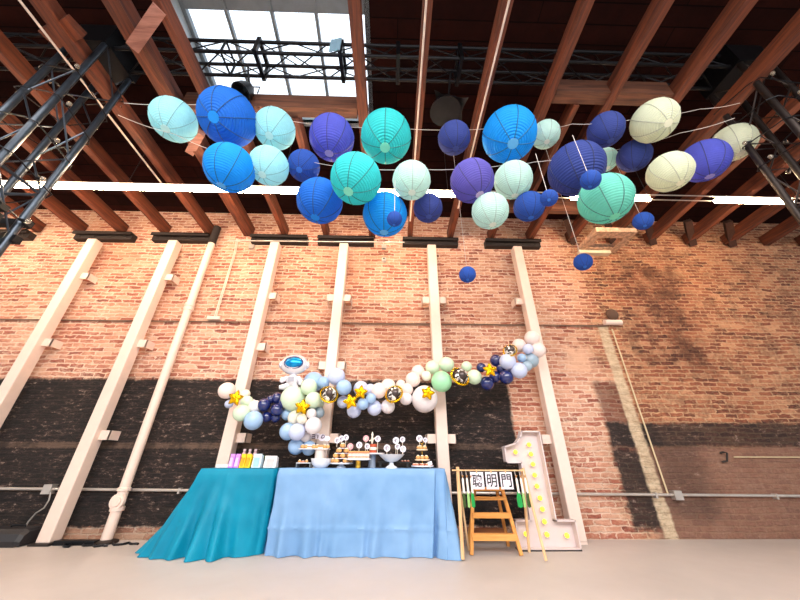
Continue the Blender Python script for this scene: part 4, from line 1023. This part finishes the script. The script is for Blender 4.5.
for (x, y, r_, c_, ly, lab) in ents:
    Y = YG-.085*ly-(.03 if r_ < 6 else 0)
    P = atY(x, y, Y); rad = r_/ppm(P)*.985
    if c_ not in protos: o = protos[c_] = balloon_mesh(c_)
    else: o = protos[c_].copy(); COL.objects.link(o)
    o.location = P; o.scale = (rad, rad, rad)
    # knots turned towards the garland core
    ax = Vector((R.uniform(-.5, .5), -1, R.uniform(-.4, .6))).normalized()
    o.rotation_euler = Vector((0, 0, 1)).rotation_difference(ax).to_euler()
    tag(o, lab, 'balloon', 'latex balloons of the garland')
foilgold = pbr('gold_foil', (236, 184, 10), .22, .85, var=.1, scale=18, bump=.5, bscale=22)
def star(px, py, r_, lab, rot):
    Y = YG-.30; P = atY(px, py, Y); s = r_/ppm(P)
    m = MB(); NA, NR = 60, 8; vs = []
    for sgn in (-1, 1):
        for j in range(NR+1):
            q = j/NR
            for k in range(NA):
                a_ = 2*PI*k/NA; u_ = (a_*5/(2*PI)) % 1; tri = abs(u_-.5)*2
                ro = s*(.56+.44*(tri**1.3))*1.08
                th_ = s*.34*math.sqrt(max(0, 1-q**2.2))*(1-.15*(1-tri))
                wr = .03*s*math.sin(a_*25)*q*(1-q)*4*.5
                vs.append((P.x+ro*q*math.sin(a_+rot), Y+sgn*(th_+wr), P.z+ro*q*math.cos(a_+rot)))
    fs = []; h_ = (NR+1)*NA
    for side in (0, 1):
        o_ = side*h_
        fs += [(o_+j*NA+k, o_+j*NA+(k+1) % NA, o_+(j+1)*NA+(k+1) % NA, o_+(j+1)*NA+k) for j in range(NR) for k in range(NA)]
    o = obj('star_balloon', m.add(vs, fs, True), foilgold); tag(o, lab, 'foil balloon', 'gold star balloons')
star(235.5, 398, 7.6, 'gold foil star balloon at the left end of the garland', .15); star(302.2, 407, 7.6, 'gold foil star balloon under the foil astronaut', .1)
star(350.5, 401.5, 7.4, 'lower left gold foil star of the close pair', -.3); star(360.7, 392.3, 6.8, 'upper right gold foil star of the close pair', .1)
star(427.8, 393, 6.9, 'gold foil star on the big white balloon', .25); star(490, 370, 7, 'gold foil star on the navy balloons', 0)
# ringed foil globes
g = NG('black_white_foil'); tc = g.n('ShaderNodeTexCoord').outputs['Object']
nz = g.noise(tc, 13, 2, .5, 1.2).outputs[0]
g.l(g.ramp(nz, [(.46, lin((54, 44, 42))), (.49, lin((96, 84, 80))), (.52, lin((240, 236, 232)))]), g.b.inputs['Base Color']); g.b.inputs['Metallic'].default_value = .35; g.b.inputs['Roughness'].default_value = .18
foilbw = g.m
def globe(px, py, r_, lab, tilt):
    Y = YG-.24; P = atY(px, py, Y); s = r_/ppm(P)
    t = thing('ringed_balloon', lab, 'foil balloon', tuple(P), 'gold-ringed foil balloons')
    obj('globe', MB().ball(P, s*.84, s*.7, s*.84, 24, 14), foilbw, t)
    ax = Vector((math.sin(tilt), -.85, math.cos(tilt)*.35)).normalized(); e1 = ax.cross(Vector((0, 0, 1))).normalized(); e2 = ax.cross(e1)
    obj('ring', MB().tube([P+(e1*math.cos(2*PI*k/36)+e2*math.sin(2*PI*k/36))*s*.98 for k in range(37)], s*.10, 8), foilgold, t)
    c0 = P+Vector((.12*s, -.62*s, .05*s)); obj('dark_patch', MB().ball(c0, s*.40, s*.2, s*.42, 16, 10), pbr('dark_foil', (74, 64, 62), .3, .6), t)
globe(329, 394.5, 8.6, 'gold-ringed black and white foil globe between mint and light blue balloons', .35)
globe(394, 394, 8.8, 'gold-ringed dark foil globe among the pinkish white balloons', -.35)
globe(460, 376.5, 9.6, 'largest gold-ringed foil globe right of the fresh mint balloon', .3)
globe(510, 350.5, 6.6, 'small gold-ringed foil globe above the navy balloons at right', -.5)
# astronaut foil
Y = YG-.14; P = atY(294.5, 364.5, Y); s = 1/ppm(P)
t = thing('astronaut_balloon', 'white foil astronaut balloon with a blue visor above the garland', 'foil balloon', tuple(P))
foilw = pbr('white_foil', (226, 224, 232), .22, .45, var=.08, scale=14, bump=.3, bscale=16)
obj('helmet', MB().ball(P, 13.6*s, 7*s, 10.2*s, 28, 16), foilw, t)
g = NG('blue_visor_foil'); tc = g.n('ShaderNodeTexCoord').outputs['Object']; nz = g.noise(tc, 6, 2).outputs[0]
g.l(g.ramp(nz, [(.35, lin((0, 60, 140))), (.65, lin((0, 150, 210)))]), g.b.inputs['Base Color']); g.b.inputs['Roughness'].default_value = .1; g.b.inputs['Metallic'].default_value = .5
obj('visor', MB().ball(P+Vector((.5*s, -4.6*s, .4*s)), 8.8*s, 3.4*s, 5.7*s, 24, 14), g.m, t)
obj('visor_rim', MB().tube([P+Vector((.5*s+8.9*s*math.cos(2*PI*k/32), -5.2*s, .4*s+5.8*s*math.sin(2*PI*k/32))) for k in range(33)], .7*s, 8), pbr('dark_blue_trim', (30, 40, 90), .3), t)
for sd in (-1, 1): obj('ear_cup', MB().ball(P+Vector((sd*13.2*s, 0, -.5*s)), 2*s, 3*s, 3.6*s, 14, 8), foilw, t)
b0 = atY(292.5, 380.5, Y)
bd = MB().ball(b0, 6.2*s, 4.5*s, 6.5*s, 20, 12)
bd.tube([b0+Vector((-5*s, 0, 3*s)), b0+Vector((-9.5*s, -1*s, 0)), b0+Vector((-11*s, -1*s, -1.8*s))], [2.4*s, 2.6*s, 1.6*s], 12)
bd.tube([b0+Vector((5*s, 0, 3*s)), b0+Vector((8.5*s, -1*s, -1*s)), b0+Vector((8*s, -1*s, -4.5*s))], [2.4*s, 2.6*s, 1.6*s], 12)
bd.tube([b0+Vector((-2.5*s, 0, -4*s)), b0+Vector((-7*s, -1*s, -6.4*s)), b0+Vector((-11*s, -1.5*s, -7*s))], [2.8*s, 2.8*s, 2*s], 12)
bd.tube([b0+Vector((2.5*s, 0, -4*s)), b0+Vector((5*s, -1*s, -8*s)), b0+Vector((6*s, -1*s, -11*s))], [2.8*s, 2.8*s, 2*s], 12)
obj('suit', bd, foilw, t)
obj('chest_panel', MB().box(b0.x-3*s, b0.x+3*s, Y-4.8*s, Y-4.2*s, b0.z-1.6*s, b0.z+2.2*s), pbr('grey_panel', (150, 150, 160), .4), t)

# ------------------------------------------------------------------ paper lanterns
def paper_mat(name, rgb, tr=.42):
    g = NG(name); tc = g.n('ShaderNodeTexCoord').outputs['Object']; nz = g.noise(tc, 3, 4).outputs[0]; c_ = lin(rgb)
    col = g.ramp(nz, [(.3, tuple(v*.93 for v in c_)), (.7, tuple(min(1, v*1.05) for v in c_))])
    g.l(col, g.b.inputs['Base Color']); g.b.inputs['Roughness'].default_value = .75
    t_ = g.n('ShaderNodeBsdfTranslucent'); g.l(col, t_.inputs[0]); mx = g.n('ShaderNodeMixShader'); mx.inputs[0].default_value = tr
    g.l(g.b.outputs[0], mx.inputs[1]); g.l(t_.outputs[0], mx.inputs[2]); g.l(mx.outputs[0], g.out.inputs[0]); return g.m
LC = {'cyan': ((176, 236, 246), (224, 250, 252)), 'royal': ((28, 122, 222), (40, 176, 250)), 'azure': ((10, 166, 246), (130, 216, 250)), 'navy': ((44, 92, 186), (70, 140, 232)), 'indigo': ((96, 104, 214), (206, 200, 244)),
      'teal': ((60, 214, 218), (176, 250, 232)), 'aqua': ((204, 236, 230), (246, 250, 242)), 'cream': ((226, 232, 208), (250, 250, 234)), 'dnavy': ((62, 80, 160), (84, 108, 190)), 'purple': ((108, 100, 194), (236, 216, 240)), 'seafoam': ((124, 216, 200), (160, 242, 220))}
NR_ = 26; NS_ = 40
def lantern_proto(key):
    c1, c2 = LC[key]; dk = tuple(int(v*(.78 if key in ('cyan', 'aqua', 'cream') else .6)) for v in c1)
    root = bpy.data.objects.new('paper_lantern', None); COL.objects.link(root); ORG[root.name] = Vector((0, 0, 0))
    pm = paper_mat('lantern_paper_'+key, c1)
    prof = []; a0 = math.radians(11); steps = NR_*3
    for i in range(steps+1):
        ph = a0+(PI-2*a0)*i/steps; sc = 1-.022*abs(math.sin(PI*NR_*i/steps))**.7*1.0
        sc = .970+.030*abs(math.sin(PI*NR_*i/steps))
        prof.append((math.sin(ph)*sc, math.cos(ph)*sc))
    m = MB(); vs = []
    for r_, h_ in prof:
        for k in range(NS_): vs.append((r_*math.cos(2*PI*k/NS_), r_*math.sin(2*PI*k/NS_), h_))
    m.add(vs, [(i*NS_+k, (i+1)*NS_+k, (i+1)*NS_+(k+1) % NS_, i*NS_+(k+1) % NS_) for i in range(steps) for k in range(NS_)], True)
    sh = obj('shade', m, pm, root)
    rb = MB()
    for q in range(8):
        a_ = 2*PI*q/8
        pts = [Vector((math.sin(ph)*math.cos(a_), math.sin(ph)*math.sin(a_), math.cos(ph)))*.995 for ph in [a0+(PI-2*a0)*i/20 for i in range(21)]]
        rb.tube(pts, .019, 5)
    obj('rib_shadows', rb, pbr('rib_shadow_'+key, dk, .7), root)  # darker tubes draw the wire frame's shadow showing through the paper
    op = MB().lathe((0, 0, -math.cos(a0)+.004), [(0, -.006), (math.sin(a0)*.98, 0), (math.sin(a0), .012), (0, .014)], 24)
    obj('lit_inside_disc', op, paper_mat('lantern_lit_inside_'+key, c2, .5), root)  # closed disc, its paler colour stands in for the lit inside
    rg = MB().tube([(math.sin(a0)*math.cos(2*PI*k/24), math.sin(a0)*math.sin(2*PI*k/24), math.cos(a0)) for k in range(25)], .012, 5)
    rg.tube([(-math.sin(a0), 0, math.cos(a0)), (0, 0, math.cos(a0)-.12), (math.sin(a0), 0, math.cos(a0))], .010, 5)
    obj('top_ring', rg, pbr('lantern_wire', (170, 170, 170), .3, .8), root)
    return root
LN = [ # x y r colour bottom-disc label dY
 (174, 120, 20.5, 'cyan', (165, 129), 'leftmost paper lantern, pale cyan, near the left truss tower', 0),
 (228, 118, 27, 'royal', (213, 117), 'large royal blue paper lantern under the skylight left corner', 0),
 (275, 129, 19.5, 'cyan', (269, 136), 'pale cyan paper lantern right of the royal blue one under the skylight', .05),
 (230, 168, 23.5, 'azure', (221, 186), 'bright azure paper lantern below the large royal blue one', -.1),
 (269, 166, 19, 'cyan', (262, 175), 'pale cyan paper lantern right of the bright azure one', .0),
 (304, 166, 15.5, 'navy', (299, 170), 'small navy lantern between cyan and turquoise ones at left', .1),
 (332, 138, 22, 'indigo', (329, 154), 'violet-blue paper lantern left of the high turquoise one', 0),
 (386, 137, 25, 'teal', (385, 148), 'upper turquoise paper lantern beside the skylight beam', 0),
 (320, 201, 22.5, 'royal', (315, 218), 'royal blue paper lantern below the small navy one', .12),
 (356, 179, 25, 'teal', (348, 192), 'lower turquoise paper lantern over the tube lights', -.25),
 (385, 214.5, 22, 'azure', (384, 233), 'bright azure lantern with a tiny dark one in front', .15),
 (394.5, 219, 7.6, 'navy', (394, 225), 'tiny navy lantern hanging in front of the azure one', -.5),
 (411.5, 180.5, 19, 'aqua', (412, 193), 'pale aqua lantern right of the lower turquoise one', -.1),
 (428, 208, 14.5, 'dnavy', (429, 217), 'navy lantern low behind the pale aqua one', .2),
 (454, 138, 16, 'dnavy', (456, 149), 'dark indigo lantern alone left of the large azure one', 0),
 (472, 181, 21.5, 'purple', (480, 195), 'purple paper lantern in the middle of the cloud', -.05),
 (490, 211, 18, 'aqua', (493, 225), 'pale aqua lantern lowest of the middle group', .05),
 (513, 180, 18.5, 'aqua', (515, 196), 'pale aqua lantern right of the purple one', .1),
 (509, 135, 26, 'azure', (513, 144), 'large azure paper lantern in the upper middle', 0),
 (545.5, 134.5, 13.5, 'aqua', (547, 142), 'small whitish lantern right of the large azure one', .15),
 (529, 206.5, 14.8, 'navy', (531, 218), 'navy lantern right of the lowest pale aqua one', .2),
 (549, 198, 8.3, 'navy', (549, 200), 'tiny navy lantern in front of the navy one at centre right', -.35),
 (576, 169, 26, 'dnavy', (584, 190), 'large dark navy lantern with a tiny one in front', 0),
 (590.5, 180, 9.5, 'navy', (590, 187), 'tiny navy lantern in front of the large dark navy one', -.5),
 (605.5, 130, 16.5, 'dnavy', (611, 141), 'dark navy lantern left of the high cream one', 0),
 (605, 160, 11.5, 'aqua', (608, 168), 'whitish lantern half hidden behind the large dark navy one', .3),
 (605, 199, 24.5, 'seafoam', (615, 217), 'seafoam green lantern over the second tube light', -.25),
 (634, 156, 15, 'dnavy', (634, 170), 'dark navy lantern below the high cream one', .05),
 (654, 121, 20, 'cream', (669, 123), 'high cream paper lantern right of the dark navy one', 0),
 (669.5, 172, 19, 'cream', (681, 183), 'lower cream lantern beside the purple one at right', -.1),
 (704, 161, 20, 'indigo', (710, 177), 'violet lantern between two cream ones at right', .1),
 (733, 143, 17.5, 'cream', (741, 154), 'rightmost cream lantern touching the right truss tower', .2),
 (643, 221, 8.8, 'navy', (645, 226), 'small blue lantern low at right of the seafoam one', .3),
 (467.5, 274.5, 8.3, 'navy', (467.5, 280), 'small navy lantern hanging lowest at centre before the bricks', .3),
 (583, 262, 8.6, 'navy', (585, 267), 'small navy lantern hanging low at right before the bricks', .3)]
lp = {}; LPOS = []
for (x, y, r_, c_, dsc, lab, dY) in LN:
    d_ = ray(x, y); el = d_.z/d_.y
    Y = min(2.25, 3.18/el)+dY
    if Y*el > 3.32: Y = 3.32/el
    P = atY(x, y, Y); rad = r_/ppm(P)
    # axis through the visible bottom disc
    rd = ray(*dsc).normalized(); oc = CAM-P; b_ = oc.dot(rd); cc = oc.dot(oc)-rad*rad; disc = b_*b_-cc
    if disc > 0: hit = CAM+rd*(-b_-math.sqrt(disc))
    else: hit = CAM+rd*(-b_)
    ax = (P-hit).normalized()      # points to the top of the lantern
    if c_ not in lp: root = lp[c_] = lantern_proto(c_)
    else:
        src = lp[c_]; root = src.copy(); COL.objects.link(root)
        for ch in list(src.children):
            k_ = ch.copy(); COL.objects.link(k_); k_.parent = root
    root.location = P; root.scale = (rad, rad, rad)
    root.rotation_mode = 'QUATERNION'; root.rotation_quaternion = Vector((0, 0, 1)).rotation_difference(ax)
    tag(root, lab, 'paper lantern', 'paper lanterns hung under the roof')
    LPOS.append((x, y, P, rad, ax))
# threads
thr = pbr('white_thread', (214, 206, 200), .6)
def near(px, py): return min(LPOS, key=lambda q: (q[0]-px)**2+(q[1]-py)**2)
def wire(label, plist, r=.0024):
    pts = [atY(px, py, Y) for px, py, Y in plist]; fine_ = []
    for i in range(len(pts)-1):
        for k in range(6):
            f_ = k/6; p = pts[i].lerp(pts[i+1], f_); p.z -= .02*math.sin(PI*f_); fine_.append(p)
    fine_.append(pts[-1]); o = obj('hanging_wire', MB().tube(fine_, r, 5), thr); return tag(o, label, 'wire', 'white cords carrying the lanterns')
def lY(i): return LPOS[i][2].y
wire('upper white cord running through the high lanterns from tower to tower', [(124, 103, TY-.2), (174, 104, lY(0)), (228, 103, lY(1)), (276, 118, lY(2)), (332, 126, lY(6)), (386, 127, lY(7)), (454, 130, lY(14)), (509, 126, lY(18)), (545, 128, lY(19)), (572, 124, 1.95), (605, 122, lY(24)), (654, 116, lY(28)), (700, 109, 1.95), (740, 103, TY-.2)])
wire('second white cord sagging through the middle lanterns', [(118, 115, TY-.2), (174, 134, lY(0)), (230, 156, lY(3)), (269, 158, lY(4)), (304, 160, lY(5)), (356, 168, lY(9)), (411, 169, lY(12)), (472, 168, lY(15)), (513, 163, lY(17)), (534, 162, 2.2), (576, 155, lY(22)), (634, 146, lY(27)), (680, 133, 2.0), (735, 118, TY-.2)])
def hang(i, label, top_py):
    x, y, P, rad, ax = LPOS[i]; top = Vector((P.x, P.y, P.z+rad)); T_ = Vector((P.x, P.y, min(zj(P.y)+.02, top.z+top_py)))
    o = obj('hanging_thread', MB().tube([top, T_], .0022, 5), thr); tag(o, label, 'thread', 'threads of the small hanging lanterns')
hang(33, 'thread of the small navy lantern at centre', 9); hang(34, 'thread of the small navy lantern low at right', 9); hang(11, 'thread of the tiny lantern before the azure one', .35)
hang(21, 'thread of the tiny navy lantern at centre right', .5); hang(23, 'thread of the tiny lantern before the large dark navy one', .5); hang(32, 'thread of the small blue lantern low at right', 9)

# ------------------------------------------------------------------ lights
w = bpy.data.worlds.new('world'); SC.world = w; w.use_nodes = True
bg = w.node_tree.nodes['Background']; bg.inputs[0].default_value = (.92, .97, 1.0, 1)
nt = w.node_tree; wc = nt.nodes.new('ShaderNodeTexCoord'); ws = nt.nodes.new('ShaderNodeSeparateXYZ'); nt.links.new(wc.outputs['Generated'], ws.inputs[0])
wm = nt.nodes.new('ShaderNodeMapRange'); nt.links.new(ws.outputs[2], wm.inputs[0])       # overcast sky: brighter towards the zenith
wm.inputs[1].default_value = 0; wm.inputs[2].default_value = .9; wm.inputs[3].default_value = .62; wm.inputs[4].default_value = 1.9
nt.links.new(wm.outputs[0], bg.inputs[1])
def area(name, loc, rot, sx, sy, power, col):
    l = bpy.data.lights.new(name, 'AREA'); l.shape = 'RECTANGLE'; l.size = sx; l.size_y = sy; l.energy = power; l.color = col
    o = bpy.data.objects.new(name, l); COL.objects.link(o); o.location = loc; o.rotation_euler = rot; return o
area('fill_light_rear', (0, -2.5, 4.3), (math.radians(28), 0, 0), 9, 2.0, 640, (1, .95, .91))  # added fill lamp behind the camera, no fitting modelled
area('fill_light_floor', (0, 1.0, 4.2), (0, 0, 0), 9, .3, 70, (1, .93, .86))  # added overhead fill lamp to brighten the floor
SC.view_settings.view_transform = 'Standard'; SC.view_settings.look = 'None'; SC.view_settings.exposure = 0.35; SC.view_settings.gamma = 1
SC.cycles.max_bounces = 6; SC.cycles.use_denoising = True
